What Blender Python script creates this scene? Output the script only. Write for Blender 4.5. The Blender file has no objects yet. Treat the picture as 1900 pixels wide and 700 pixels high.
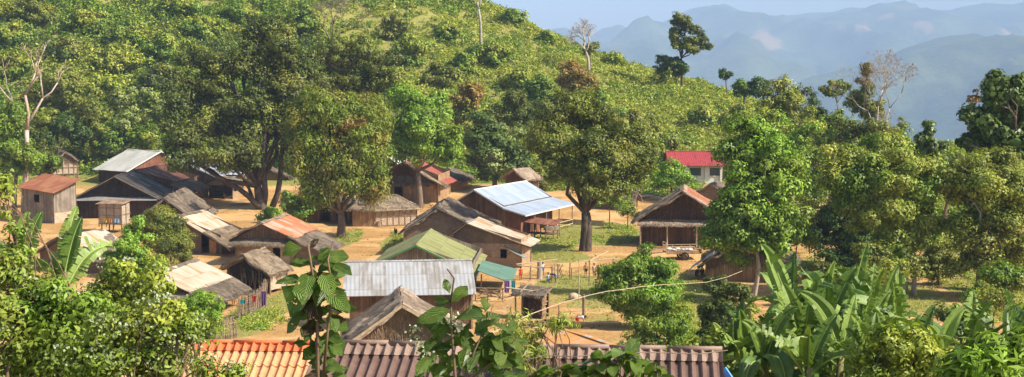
import bpy, math, random
import numpy as np
from mathutils import Vector, Matrix
SC = bpy.context.scene
COL = SC.collection
rng = np.random.default_rng(7)
random.seed(11)
R = math.radians
F=2600.0; TH=math.atan(226/2600.0); CZ=18.0
CT,ST=math.cos(TH),math.sin(TH)
PY=[-60,0,4,8,12,20,30,45,60,75,90,105,165,190,210,400]
PZ=[17,15.8,15.2,12.5,10.8,9.5,7.5,4.8,3.0,1.8,0.8,0,0,1.6,3.2,6]
HU=[-3000,-400,0,500,800,920,1000,1100,1200,1300,1400,1500,1600,1700,1900,4000]
HF=[205,205,205,205,200,200,198,198,198,200,200,195,185,170,160,150]
HR=[300,300,300,310,310,310,300,290,285,280,270,250,230,210,200,200]
HV=[-230,-230,-150,-100,-25,16,58,100,130,157,187,222,252,275,292,300]
def sm(t):
    t=min(1,max(0,t)); return t*t*(3-2*t)
def nz(x,y):
    return (math.sin(x*.21+1.3*math.sin(y*.13))+math.sin(y*.27+x*.11+2)+.6*math.sin(x*.53-y*.31))*.33
def terr(x,y):
    u=950+F*x/max(y,60)
    base=float(np.interp(y,PY,PZ))
    fo=float(np.interp(u,HU,HF)); r=float(np.interp(u,HU,HR)); rv=float(np.interp(u,HU,HV))
    if y>fo:
        zf=float(np.interp(fo,PY,PZ))
        zr=CZ-(rv-124)*r/F
        s=(y-fo)/(r-fo)
        if s<=1: z=zf+(zr-zf)*(0.25*s*s*(2-s)+.75*s)+nz(x,y)*1.3*sm(s*3)*sm((1.15-s)*3)
        else: z=zr+nz(x,y)*.6-(y-r)*(.08+.30*sm((y-r)/60))
        z=max(z,-330.0)
        base=z
    elif y>20:
        base+=nz(x*1.3,y*1.3)*.12
    return base
def ray(u,v):
    dx=u-950; dy=F*CT+(350-v)*ST; dz=-F*ST+(350-v)*CT
    return dx/dy,dz/dy
def P(u,v,Y):
    a,b=ray(u,v); return np.array([a*Y,Y,CZ+b*Y])
def G(u,v):
    a,b=ray(u,v); y=20.0
    while y<600:
        if CZ+b*y<=terr(a*y,y): break
        y+=.25
    return np.array([a*y,y,terr(a*y,y)])
def PIX(p):
    x,y,z=p; z=z-CZ
    f=y*CT-z*ST; up=y*ST+z*CT
    return 950+F*x/f, 350-F*up/f
# ---------------------------------------------------------------- objects
def tag(o, label=None, cat=None, group=None, kind=None):
    if label: o['label'] = label
    if cat: o['category'] = cat
    if group: o['group'] = group
    if kind: o['kind'] = kind
    return o
def thing(name, label, cat, loc=(0, 0, 0), rz=0.0, group=None):
    o = bpy.data.objects.new(name, None); COL.objects.link(o)
    o.empty_display_size = .2
    o.location = [float(c) for c in loc]; o.rotation_euler = (0, 0, rz)
    return tag(o, label, cat, group)
def mesh_obj(name, me, parent=None):
    o = bpy.data.objects.new(name, me); COL.objects.link(o)
    if parent is not None: o.parent = parent
    return o
def copy_tree(o, parent=None):
    c = o.copy(); COL.objects.link(c)
    if parent is not None:
        c.parent = parent
    for ch in [x for x in o.children]: copy_tree(ch, c)
    return c
def np_quads(name, V, nq, mats, parent=None, midx=None, per=4, smooth=False, loc=None):
    """V: (nq*per,3) own verts for every face"""
    me = bpy.data.meshes.new(name)
    n = nq * per
    me.vertices.add(n); me.vertices.foreach_set('co', np.ascontiguousarray(V, dtype=np.float32).ravel())
    me.loops.add(n); me.loops.foreach_set('vertex_index', np.arange(n, dtype=np.int32))
    me.polygons.add(nq)
    me.polygons.foreach_set('loop_start', np.arange(0, n, per, dtype=np.int32))
    me.polygons.foreach_set('loop_total', np.full(nq, per, dtype=np.int32))
    if midx is not None: me.polygons.foreach_set('material_index', np.asarray(midx, dtype=np.int32))
    for m in (mats if isinstance(mats, (list, tuple)) else [mats]): me.materials.append(m)
    me.update(calc_edges=True); me.validate()
    o = mesh_obj(name, me, parent)
    if loc is not None: o.location = loc
    return o
class MB:
    def __init__(s): s.v = []; s.f = []; s.uv = []; s.mi = []; s.m = 0
    def quad(s, a, b, c, d, uv=None):
        i = len(s.v); s.v += [tuple(a), tuple(b), tuple(c), tuple(d)]; s.f.append((i, i+1, i+2, i+3))
        if uv is None:
            a_, b_, d_ = np.array(a), np.array(b), np.array(d)
            w = float(np.linalg.norm(b_-a_)); h = float(np.linalg.norm(d_-a_))
            o = (abs(a_[0])*.37+abs(a_[1])*.21) % 5
            uv = ((o, 0), (o+w, 0), (o+w, h), (o, h))
        s.uv += list(uv); s.mi.append(s.m)
    def poly(s, pts, uv=None):
        i = len(s.v); s.v += [tuple(p) for p in pts]; s.f.append(tuple(range(i, i+len(pts))))
        s.uv += list(uv) if uv else [(p[0]+p[1], p[2]) for p in pts]; s.mi.append(s.m)
    def box(s, x0, x1, y0, y1, z0, z1):
        p = [(x0,y0,z0),(x1,y0,z0),(x1,y1,z0),(x0,y1,z0),(x0,y0,z1),(x1,y0,z1),(x1,y1,z1),(x0,y1,z1)]
        for a,b,c,d in ((0,1,5,4),(1,2,6,5),(2,3,7,6),(3,0,4,7)):
            A,B=p[a],p[b]
            if A[1]==B[1]: uv=((A[0],z0),(B[0],z0),(B[0],z1),(A[0],z1))
            else: uv=((A[1],z0),(B[1],z0),(B[1],z1),(A[1],z1))
            s.quad(p[a],p[b],p[c],p[d],uv)
        s.quad(p[4],p[5],p[6],p[7],((x0,y0),(x1,y0),(x1,y1),(x0,y1)))
        s.quad(p[3],p[2],p[1],p[0],((x0,y1),(x1,y1),(x1,y0),(x0,y0)))
    def bar(s, p, q, w, h=None):
        h = h or w
        p = Vector(p); q = Vector(q); d = (q-p)
        L = d.length
        if L < 1e-6: return
        d.normalize()
        up = Vector((0,0,1)) if abs(d.z) < .9 else Vector((1,0,0))
        sx = d.cross(up).normalized()*w/2; sz = sx.normalized().cross(d)*h/2
        c = [p-sx-sz, p+sx-sz, p+sx+sz, p-sx+sz]; e = [k+(q-p) for k in c]
        for i in range(4):
            j = (i+1) % 4
            s.quad(c[i], c[j], e[j], e[i], ((0,0),(w,0),(w,L),(0,L)))
        s.quad(c[3],c[2],c[1],c[0]); s.quad(e[0],e[1],e[2],e[3])
    def tube(s, pts, rad, n=7, cap=True):
        pts = [Vector(p) for p in pts]
        if not hasattr(rad, '__len__'): rad = [rad]*len(pts)
        rings = []; prev = None; vl = 0
        for i, p in enumerate(pts):
            d = (pts[min(i+1, len(pts)-1)]-pts[max(i-1, 0)])
            if d.length < 1e-9: d = Vector((0,0,1))
            d.normalize()
            if prev is None:
                ref = Vector((1,0,0)) if abs(d.x) < .8 else Vector((0,1,0))
                a = d.cross(ref).normalized()
            else:
                a = (prev-d*prev.dot(d)).normalized()
            prev = a; b = d.cross(a)
            i0 = len(s.v)
            for k in range(n):
                t = 2*math.pi*k/n
                s.v.append(tuple(p+(a*math.cos(t)+b*math.sin(t))*rad[i]))
            rings.append((i0, vl))
            if i+1 < len(pts): vl += (pts[i+1]-p).length
        for i in range(len(rings)-1):
            a0, va = rings[i]; b0, vb = rings[i+1]
            for k in range(n):
                k2 = (k+1) % n
                s.f.append((a0+k, a0+k2, b0+k2, b0+k)); s.mi.append(s.m)
                u0, u1 = k/n*.6, (k+1)/n*.6
                s.uv += [(u0,va),(u1,va),(u1,vb),(u0,vb)]
        if cap:
            for (i0, va), rev in ((rings[0], True), (rings[-1], False)):
                f = [i0+k for k in range(n)]
                if rev: f = f[::-1]
                s.f.append(tuple(f)); s.mi.append(s.m); s.uv += [(0, va)]*n
    def ball(s, c, r, n=8, m=6, sq=(1,1,1)):
        c = Vector(c); i0 = len(s.v)
        for j in range(m+1):
            ph = math.pi*j/m
            for k in range(n):
                t = 2*math.pi*k/n
                s.v.append((c.x+r*sq[0]*math.sin(ph)*math.cos(t), c.y+r*sq[1]*math.sin(ph)*math.sin(t), c.z-r*sq[2]*math.cos(ph)))
        for j in range(m):
            for k in range(n):
                k2 = (k+1) % n
                s.f.append((i0+j*n+k, i0+j*n+k2, i0+(j+1)*n+k2, i0+(j+1)*n+k)); s.mi.append(s.m)
                s.uv += [(k/n, j/m), ((k+1)/n, j/m), ((k+1)/n, (j+1)/m), (k/n, (j+1)/m)]
    def slab(s, p00, p10, p11, p01, th, nx=1, ny=1, amp=0.0, jit=0.0, seed=0, wave=None):
        """p00 ridge start, p10 ridge end, p11 eave end, p01 eave start; uv u along ridge, v down (m)"""
        p00, p10, p11, p01 = [np.array(p, float) for p in (p00, p10, p11, p01)]
        nr = np.cross(p10-p00, p01-p00); nr /= np.linalg.norm(nr)
        if nr[2] < 0: nr = -nr
        Lx = (np.linalg.norm(p10-p00)+np.linalg.norm(p11-p01))/2; Ly = (np.linalg.norm(p01-p00)+np.linalg.norm(p11-p10))/2
        rg = np.random.default_rng(seed+5)
        ph = rg.uniform(0, 6, 4)
        i0 = len(s.v); UV = []
        top = []; bot = []
        dx = (p10-p00)/Lx; dy = (p01-p00)/Ly
        for j in range(ny+1):
            for i in range(nx+1):
                a, b = i/nx, j/ny
                p = p00*(1-a)*(1-b)+p10*a*(1-b)+p11*a*b+p01*(1-a)*b
                x, y = a*Lx, b*Ly
                h = amp*(math.sin(x*1.1+ph[0]+math.sin(y*.9+ph[1]))+.6*math.sin(x*2.3+y*1.7+ph[2])+.5*math.sin(y*2.9-x*.7+ph[3]))
                if wave: h += wave[0]*math.cos(2*math.pi*x/wave[1])
                if jit:
                    h += jit*.35*rg.normal()
                    if i in (0, nx): p = p+dx*rg.normal()*jit*.5
                    if j == ny: p = p+dy*rg.normal()*jit
                top.append(p+nr*h); bot.append(p+nr*(h-th)); UV.append((x+seed*1.37, y))
        W = nx+1; N = W*(ny+1)
        s.v += [tuple(p) for p in top]+[tuple(p) for p in bot]
        def f(a, b, c, d, ua, ub, uc, ud):
            s.f.append((i0+a, i0+b, i0+c, i0+d)); s.mi.append(s.m); s.uv += [UV[ua], UV[ub], UV[uc], UV[ud]]
        for j in range(ny):
            for i in range(nx):
                q = (j*W+i, j*W+i+1, (j+1)*W+i+1, (j+1)*W+i)
                f(*q, *q); f(*[k+N for k in q[::-1]], *q[::-1])
        for i in range(nx):
            for j in (0, ny):
                a, b = j*W+i, j*W+i+1
                f(a, b, b+N, a+N, a, b, b, a)
        for j in range(ny):
            for i in (0, nx):
                a, b = j*W+i, (j+1)*W+i
                f(a, b, b+N, a+N, a, b, b, a)
        return nr
    def straws(s, p00, p10, p11, p01, n, ln=(.25, .6), w=.05, where='all', seed=0, droop=.35, lift=.03, spread=.12):
        p00, p10, p11, p01 = [np.array(p, float) for p in (p00, p10, p11, p01)]
        nr = np.cross(p10-p00, p01-p00); nr /= np.linalg.norm(nr)
        if nr[2] < 0: nr = -nr
        rg = np.random.default_rng(seed+77)
        dn = (p01-p00); dn /= np.linalg.norm(dn); ac = (p10-p00)/np.linalg.norm(p10-p00)
        for _ in range(n):
            a = rg.uniform(); b = rg.uniform()
            e = 0
            if where == 'eave' or (where == 'all' and rg.uniform() < .3): b = rg.uniform(.93, 1.0); e = 1
            elif where == 'rake': a = rg.choice([0, 1])+rg.normal()*.004; a = min(1, max(0, a)); e = .5
            p = p00*(1-a)*(1-b)+p10*a*(1-b)+p11*a*b+p01*(1-a)*b
            l = rg.uniform(*ln); d = dn+ac*rg.normal()*spread+nr*rg.normal()*.05
            if e: d = d+np.array([0, 0, -droop*e])
            d /= np.linalg.norm(d)
            o = nr*(lift*rg.uniform(.2, 1.4)) - d*l*(.45 if e == 1 else .5)
            q = p+o; r = q+d*l-nr*lift*.4
            sd = ac*w*rg.uniform(.5, 1.1)/2
            s.quad(q-sd, q+sd, r+sd*.5, r-sd*.5, ((a*9, b*5), (a*9+.04, b*5), (a*9+.04, b*5+l), (a*9, b*5+l)))
    def build(s, name, mats, parent=None, smooth=False, loc=None):
        me = bpy.data.meshes.new(name)
        me.from_pydata([tuple(float(c) for c in p) for p in s.v], [], s.f)
        for m in (mats if isinstance(mats, (list, tuple)) else [mats]): me.materials.append(m)
        ul = me.uv_layers.new(name='UVMap')
        ul.data.foreach_set('uv', np.array(s.uv, dtype=np.float32).ravel())
        me.polygons.foreach_set('material_index', np.array(s.mi, dtype=np.int32))
        if smooth: me.polygons.foreach_set('use_smooth', np.ones(len(s.f), dtype=bool))
        me.update()
        o = mesh_obj(name, me, parent)
        if loc is not None: o.location = [float(c) for c in loc]
        return o
# ---------------------------------------------------------------- materials
class NT:
    def __init__(s, name):
        s.m = bpy.data.materials.new(name); s.m.use_nodes = True
        s.t = s.m.node_tree; s.n = s.t.nodes; s.n.clear(); s.out = s.n.new('ShaderNodeOutputMaterial')
    def node(s, ty, **kw):
        n = s.n.new(ty)
        for k, v in kw.items():
            if k.startswith('i_'):
                n.inputs[k[2:].replace('_', ' ')].default_value = v
            else: setattr(n, k, v)
        return n
    def l(s, a, b): s.t.links.new(a, b)
    def noise(s, vec, scale, detail=3, rough=.55):
        n = s.node('ShaderNodeTexNoise'); n.inputs['Scale'].default_value = scale; n.inputs['Detail'].default_value = detail
        n.inputs['Roughness'].default_value = rough
        if vec is not None: s.l(vec, n.inputs['Vector'])
        return n.outputs['Fac']
    def mapv(s, vec, sc=(1, 1, 1), loc=(0, 0, 0)):
        n = s.node('ShaderNodeMapping'); n.inputs['Scale'].default_value = sc; n.inputs['Location'].default_value = loc
        s.l(vec, n.inputs['Vector']); return n.outputs['Vector']
    def ramp(s, fac, stops):
        n = s.node('ShaderNodeValToRGB'); e = n.color_ramp.elements
        while len(e) < len(stops): e.new(.5)
        for i, (p, c) in enumerate(stops):
            e[i].position = p
            if not hasattr(c, '__len__'): c = (c, c, c)
            e[i].color = (*c[:3], 1)
        s.l(fac, n.inputs['Fac']); return n.outputs['Color']
    def mix(s, fac, a, b, mode='MIX'):
        n = s.node('ShaderNodeMix', data_type='RGBA', blend_type=mode)
        for i, x in ((0, fac), (6, a), (7, b)):
            if hasattr(x, 'is_linked'): s.l(x, n.inputs[i])
            elif i == 0: n.inputs[0].default_value = x
            else: n.inputs[i].default_value = (*x[:3], 1)
        return n.outputs[2]
    def math(s, op, a, b=0.0):
        n = s.node('ShaderNodeMath', operation=op)
        for i, x in ((0, a), (1, b)):
            if hasattr(x, 'is_linked'): s.l(x, n.inputs[i])
            else: n.inputs[i].default_value = x
        return n.outputs[0]
    def bsdf(s, col, rough=.8, spec=.25, metal=0.0, bump=None, bdist=.02, bstr=1.0):
        p = s.node('ShaderNodeBsdfPrincipled')
        if hasattr(col, 'is_linked'): s.l(col, p.inputs['Base Color'])
        else: p.inputs['Base Color'].default_value = (*col[:3], 1)
        if hasattr(rough, 'is_linked'): s.l(rough, p.inputs['Roughness'])
        else: p.inputs['Roughness'].default_value = rough
        p.inputs['Specular IOR Level'].default_value = spec; p.inputs['Metallic'].default_value = metal
        if bump is not None:
            b = s.node('ShaderNodeBump'); b.inputs['Distance'].default_value = bdist; b.inputs['Strength'].default_value = bstr
            s.l(bump, b.inputs['Height']); s.l(b.outputs['Normal'], p.inputs['Normal'])
        return p.outputs[0]
    def done(s, sh): s.l(sh, s.out.inputs['Surface']); return s.m
    def uv(s): return s.node('ShaderNodeTexCoord').outputs['UV']
    def obj(s): return s.node('ShaderNodeTexCoord').outputs['Object']
    def geo(s): return s.node('ShaderNodeNewGeometry')
def m_leaf(name, c1, c2, c3, trans=.2, rough=.5, spec=.3, clump=.35, amt=.55):
    """per leaf variation c1..c2, some branches c3"""
    if not name.startswith('flower'): c1, c2, c3 = [(c[0]*2.02, c[1]*1.85, c[2]*1.15) for c in (c1, c2, c3)]
    t = NT(name); g = t.geo()
    rnd = g.outputs['Random Per Island']
    pos = g.outputs['Position']
    nz_ = t.noise(pos, clump, 2)
    c = t.mix(rnd, c1, c2)
    f = t.ramp(nz_, [(.47, 0), (.60, amt)])
    c = t.mix(f, c, c3)
    v = t.ramp(rnd, [(0, .78), (.5, 1.0), (1, 1.22)])
    c = t.mix(1.0, c, v, 'MULTIPLY')
    p = t.bsdf(c, rough, spec)
    tr = t.node('ShaderNodeBsdfTranslucent'); ct = t.mix(1.0, c, (1.25, 1.35, .55), 'MULTIPLY'); t.l(ct, tr.inputs['Color'])
    mx = t.node('ShaderNodeMixShader'); mx.inputs[0].default_value = trans
    t.l(p, mx.inputs[1]); t.l(tr.outputs[0], mx.inputs[2])
    return t.done(mx.outputs[0])
def m_plain(name, c, rough=.7, spec=.3, var=.25, scale=6.0, metal=0.0):
    t = NT(name); n = t.noise(t.obj(), scale, 4)
    k = t.ramp(n, [(.3, 1-var), (.7, 1+var)])
    return t.done(t.bsdf(t.mix(1.0, c, k, 'MULTIPLY'), rough, spec, metal, n, .01))
def m_bark(name, c1, c2):
    t = NT(name); o = t.obj(); v = t.mapv(o, (6, 6, 1.2))
    n = t.noise(v, 1.6, 5, .65); n2 = t.noise(o, .9, 2)
    c = t.mix(t.ramp(n, [(.35, 0), (.65, 1)]), c1, c2)
    c = t.mix(t.ramp(n2, [(.5, 0), (.7, .6)]), c, tuple(min(.6, x*1.9) for x in c2))
    return t.done(t.bsdf(c, .9, .15, 0, n, .04))
def m_thatch(name, c1, c2, c3=None):
    t = NT(name); u = t.uv()
    a = t.noise(t.mapv(u, (22, 2.2, 1)), 1.0, 4, .7)
    b = t.noise(t.mapv(u, (1.2, .9, 1), (3, 1, 0)), 1.0, 3)
    d = t.noise(t.mapv(u, (60, 5, 1)), 1.0, 2)
    c = t.mix(t.ramp(a, [(.32, 0), (.68, 1)]), c1, c2)
    c = t.mix(t.ramp(b, [(.42, 0), (.66, .75)]), c, c3 or tuple(x*.5 for x in c1))
    rnd = t.geo().outputs['Random Per Island']
    c = t.mix(1.0, c, t.ramp(rnd, [(0, .75), (1, 1.3)]), 'MULTIPLY')
    # courses of thatch across the slope
    sv = t.node('ShaderNodeSeparateXYZ'); t.l(u, sv.inputs[0])
    cr = t.math('FRACT', t.math('ADD', t.math('MULTIPLY', sv.outputs[1], 2.4), t.math('MULTIPLY', b, 1.2)))
    c = t.mix(t.ramp(cr, [(0, .3), (.14, 0)]), c, tuple(x*.35 for x in c1))
    h = t.math('ADD', a, t.math('MULTIPLY', d, .6)); h = t.math('ADD', h, t.math('MULTIPLY', cr, .5))
    return t.done(t.bsdf(c, .95, .08, 0, h, .07))
def m_tin(name, c, rust, amt=.4, pitch=.26, rough=.45, metal=.35, sheet=.8, rowlen=1.8, streak=True, seed=0.0, patch=.5):
    t = NT(name); u = t.uv()
    sv = t.node('ShaderNodeSeparateXYZ'); t.l(u, sv.inputs[0]); U, V = sv.outputs[0], sv.outputs[1]
    w = t.math('SINE', t.math('MULTIPLY', U, 2*math.pi/pitch))
    # one colour value per sheet
    si = t.math('FLOOR', t.math('DIVIDE', U, sheet)); ri = t.math('FLOOR', t.math('DIVIDE', V, rowlen))
    cmb = t.node('ShaderNodeCombineXYZ'); t.l(si, cmb.inputs[0]); t.l(ri, cmb.inputs[1]); cmb.inputs[2].default_value = seed
    wn = t.node('ShaderNodeTexWhiteNoise', noise_dimensions='3D'); t.l(cmb.outputs[0], wn.inputs['Vector']); pr = wn.outputs['Value']
    n1 = t.noise(t.mapv(u, (3.0, .35 if streak else 2.0, 1), (seed, 0, 0)), 1.0, 5, .65)
    n2 = t.noise(t.mapv(u, (.5, .4, 1), (seed*2, 4, 0)), 1.0, 3)
    f = t.math('ADD', t.math('MULTIPLY', n1, .7), t.math('MULTIPLY', n2, .4))
    f = t.math('ADD', f, t.math('MULTIPLY', t.math('SUBTRACT', pr, .5), patch*.45))
    # rust gathers at the sheet joints
    fv = t.math('FRACT', t.math('DIVIDE', V, rowlen))
    f = t.math('ADD', f, t.math('MULTIPLY', t.math('GREATER_THAN', fv, .94), .05))
    lo = .80-amt*.5
    rf = t.ramp(f, [(max(0, lo-.09), 0), (min(1, lo+.1), 1)])
    base = t.mix(1.0, c, t.ramp(pr, [(0, .85), (1, 1.1)]), 'MULTIPLY')
    base = t.mix(1.0, base, t.ramp(n1, [(.3, .82), (.7, 1.12)]), 'MULTIPLY')
    rc = t.mix(n1, rust, tuple(x*.55 for x in rust))
    col = t.mix(rf, base, rc)
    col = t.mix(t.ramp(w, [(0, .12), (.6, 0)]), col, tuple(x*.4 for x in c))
    ln = t.math('GREATER_THAN', fv, .985)
    col = t.mix(t.math('MULTIPLY', ln, .5), col, tuple(x*.4 for x in c))
    rr = t.mix(rf, (rough,)*3, (.9,)*3)
    p = t.bsdf(col, rr, .4, 0, w, .006)
    if metal:
        g = t.bsdf(col, rr, .5, 1.0, w, .006)
        mx = t.node('ShaderNodeMixShader'); t.l(t.mix(rf, (metal,)*3, (0, 0, 0)), mx.inputs[0]); t.l(p, mx.inputs[1]); t.l(g, mx.inputs[2])
        p = mx.outputs[0]
    return t.done(p)
def m_planks(name, c1, c2, width=.2, vert=True, rough=.85):
    t = NT(name); u = t.uv(); sv = t.node('ShaderNodeSeparateXYZ'); t.l(u, sv.inputs[0])
    U, V = (sv.outputs[0], sv.outputs[1]) if vert else (sv.outputs[1], sv.outputs[0])
    x = t.math('DIVIDE', U, width); wn = t.node('ShaderNodeTexWhiteNoise', noise_dimensions='1D'); t.l(t.math('FLOOR', x), wn.inputs['W'])
    n = t.noise(t.mapv(u, (14, 1.2, 1) if vert else (1.2, 14, 1)), 1.0, 4)
    n2 = t.noise(t.mapv(u, (.7, .7, 1)), 1.0, 3)
    c = t.mix(wn.outputs['Value'], c1, c2)
    c = t.mix(1.0, c, t.ramp(n, [(.3, .7), (.7, 1.25)]), 'MULTIPLY')
    c = t.mix(1.0, c, t.ramp(n2, [(.35, .7), (.65, 1.15)]), 'MULTIPLY')
    fx = t.math('FRACT', x); gap = t.math('LESS_THAN', fx, .09)
    c = t.mix(t.math('MULTIPLY', gap, .85), c, (.015, .01, .007))
    h = t.math('SUBTRACT', t.math('MULTIPLY', n, .3), gap)
    return t.done(t.bsdf(c, rough, .2, 0, h, .02))
def m_woven(name, c1, c2, cell=.12):
    t = NT(name); u = t.uv()
    ck = t.node('ShaderNodeTexChecker'); ck.inputs['Scale'].default_value = 1/cell; t.l(u, ck.inputs['Vector'])
    ck.inputs['Color1'].default_value = (1, 1, 1, 1); ck.inputs['Color2'].default_value = (0, 0, 0, 1)
    n = t.noise(t.mapv(u, (1.1, 1.3, 1)), 1.0, 4); n3 = t.noise(t.mapv(u, (3, 16, 1)), 1.0, 3)
    c = t.mix(t.ramp(n, [(.35, 0), (.65, 1)]), c1, c2)
    c = t.mix(1.0, c, t.ramp(ck.outputs['Fac'], [(0, .78), (1, 1.08)]), 'MULTIPLY')
    c = t.mix(1.0, c, t.ramp(n3, [(.3, .7), (.7, 1.2)]), 'MULTIPLY')
    return t.done(t.bsdf(c, .8, .2, 0, t.math('ADD', ck.outputs['Fac'], n3), .015))
M = {}
M['thatch'] = m_thatch('thatch', (.20,.145,.095), (.36,.28,.20), (.10,.075,.05))
M['thatch_old'] = m_thatch('thatch_old', (.15,.115,.085), (.28,.22,.165), (.08,.062,.045))
M['thatch_pale'] = m_thatch('thatch_pale', (.30,.22,.16), (.50,.39,.29), (.17,.12,.085))
M['thatch_dark'] = m_thatch('thatch_dark', (.045,.037,.032), (.10,.08,.065), (.025,.02,.018))
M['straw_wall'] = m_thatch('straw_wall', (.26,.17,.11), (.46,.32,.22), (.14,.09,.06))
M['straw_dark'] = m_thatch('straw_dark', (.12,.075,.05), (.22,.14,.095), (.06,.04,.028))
M['tin_white'] = m_tin('tin_white', (.62,.60,.54), (.42,.30,.20), .18, metal=.1, seed=1)
M['tin_blue'] = m_tin('tin_blue', (.37,.43,.52), (.40,.40,.4), .05, metal=.06, pitch=.32, seed=2, patch=.2)
M['tin_silver'] = m_tin('tin_silver', (.46,.465,.475), (.33,.30,.27), .5, metal=.06, pitch=.28, seed=3, patch=.5, sheet=.9)
M['tin_grey'] = m_tin('tin_grey', (.34,.33,.32), (.28,.20,.13), .3, metal=.15, seed=4)
M['tin_pink'] = m_tin('tin_pink', (.60,.47,.36), (.50,.18,.07), .72, metal=.05, seed=5, patch=.7)
M['tin_cream'] = m_tin('tin_cream', (.60,.51,.39), (.46,.26,.12), .38, metal=.05, seed=6)
M['tin_rust'] = m_tin('tin_rust', (.46,.20,.10), (.36,.12,.055), .6, metal=.0, seed=7)
M['tin_rustdark'] = m_tin('tin_rustdark', (.22,.09,.055), (.13,.05,.03), .6, metal=.0, seed=8)
M['tin_red'] = m_tin('tin_red', (.40,.10,.07), (.28,.09,.05), .4, metal=.0, seed=9)
M['tin_dark'] = m_tin('tin_dark', (.075,.062,.055), (.05,.035,.028), .5, metal=.0, seed=10)
M['tin_orange'] = m_tin('tin_orange', (.60,.57,.52), (.80,.36,.09), .92, metal=.02, seed=11, patch=1.2, sheet=.55, rowlen=4)
M['tin_green'] = m_tin('tin_green', (.33,.325,.12), (.23,.24,.085), .5, metal=.0, pitch=.2, seed=12, rough=.6)
M['tin_teal'] = m_tin('tin_teal', (.13,.24,.17), (.17,.27,.19), .3, metal=.0, seed=13, rough=.5)
M['roof_tile_red'] = m_tin('roof_tile_red', (.44,.055,.06), (.30,.045,.045), .45, metal=.0, pitch=.3, seed=14, sheet=.6, rowlen=.5)
M['wood_grey'] = m_planks('wood_grey', (.20,.165,.13), (.34,.28,.22))
M['wood_brown'] = m_planks('wood_brown', (.12,.07,.042), (.20,.12,.07))
M['wood_dark'] = m_planks('wood_dark', (.05,.032,.022), (.085,.055,.036))
M['wood_red'] = m_planks('wood_red', (.22,.085,.05), (.30,.13,.08))
M['wood_tan'] = m_planks('wood_tan', (.33,.20,.10), (.46,.30,.17))
M['wood_log'] = m_planks('wood_log', (.22,.155,.10), (.36,.27,.19), .09, False)
M['woven'] = m_woven('woven', (.50,.36,.23), (.34,.23,.145))
M['woven_pale'] = m_woven('woven_pale', (.62,.49,.36), (.46,.34,.24))
M['woven_grey'] = m_woven('woven_grey', (.30,.225,.16), (.20,.145,.10))
M['woven_brown'] = m_woven('woven_brown', (.27,.18,.11), (.19,.125,.078))
M['post'] = m_plain('post', (.27,.19,.12), .85, .15, .3, 5)
M['post_pale'] = m_plain('post_pale', (.48,.37,.25), .8, .2, .25, 5)
M['clay'] = m_plain('clay', (.42,.22,.09), .95, .05, .2, 3)
M['white_wall'] = m_plain('white_wall', (.72,.69,.64), .85, .2, .07, 1.5)
M['dark'] = m_plain('dark', (.02,.017,.015), .9, .05, .2, 4)
M['glass'] = m_plain('glass', (.06,.09,.10), .15, .5, .1, 2)
M['blue_paint'] = m_plain('blue_paint', (.13,.33,.68), .5, .4, .06, 4)
M['green_paint'] = m_plain('green_paint', (.07,.19,.08), .6, .3, .1, 4)
M['white_paint'] = m_plain('white_paint', (.62,.60,.56), .6, .3, .1, 4)
M['steel'] = m_plain('steel', (.30,.28,.25), .5, .4, .2, 8, .4)
M['rubber'] = m_plain('rubber', (.03,.028,.026), .85, .2, .2, 8)
M['skin'] = m_plain('skin', (.24,.115,.062), .6, .3, .06, 5)
M['hair'] = m_plain('hair', (.012,.010,.009), .6, .3, .2, 9)
M['bark_dark'] = m_bark('bark_dark', (.05,.038,.028), (.11,.085,.065))
M['bark_mid'] = m_bark('bark_mid', (.11,.078,.055), (.22,.16,.12))
M['bark_pale'] = m_bark('bark_pale', (.30,.24,.19), (.45,.37,.30))
M['bark_pink'] = m_bark('bark_pink', (.34,.23,.17), (.52,.38,.29))
for nm, c in dict(red=(.55,.03,.03), orange=(.55,.25,.07), pinkc=(.55,.30,.26), darkc=(.03,.03,.045), bluec=(.10,.22,.50), whitec=(.7,.7,.72), purple=(.20,.10,.28), yellow=(.60,.42,.10), teal=(.03,.28,.30), lightblue=(.30,.45,.65), tanc=(.32,.22,.13)).items():
    M[nm] = m_plain('cloth_'+nm, c, .9, .1, .12, 6)
# foliage
M['l_mid'] = m_leaf('leaf_mid', (.055,.105,.016), (.10,.165,.028), (.14,.19,.035))
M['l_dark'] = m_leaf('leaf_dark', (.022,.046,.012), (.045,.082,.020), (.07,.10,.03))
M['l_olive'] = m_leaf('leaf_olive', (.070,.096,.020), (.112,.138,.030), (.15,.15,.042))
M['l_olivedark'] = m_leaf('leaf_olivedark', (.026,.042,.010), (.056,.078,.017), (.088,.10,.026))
M['l_feather'] = m_leaf('leaf_feather', (.065,.105,.018), (.115,.155,.030), (.18,.165,.05), amt=.6)
M['l_bright'] = m_leaf('leaf_bright', (.065,.145,.018), (.13,.22,.032), (.16,.24,.04))
M['l_lime'] = m_leaf('leaf_lime', (.11,.155,.026), (.17,.205,.038), (.20,.215,.05))
M['l_yellow'] = m_leaf('leaf_yellow', (.105,.145,.030), (.160,.20,.046), (.19,.20,.055))
M['l_brown'] = m_leaf('leaf_brown', (.13,.085,.035), (.19,.13,.05), (.12,.12,.03), trans=.2)
M['l_silver'] = m_leaf('leaf_silver', (.13,.17,.075), (.22,.26,.13), (.10,.15,.05), trans=.2)
M['l_teak'] = m_leaf('leaf_teak', (.035,.065,.020), (.075,.115,.04), (.055,.085,.03), rough=.4)
M['l_gloss'] = m_leaf('leaf_gloss', (.05,.125,.018), (.10,.20,.03), (.15,.22,.035), rough=.28, spec=.5, clump=1.2)
M['l_purple'] = m_leaf('leaf_purple', (.085,.045,.028), (.14,.075,.045), (.05,.07,.02), rough=.3, spec=.5, clump=1.2)
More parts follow.
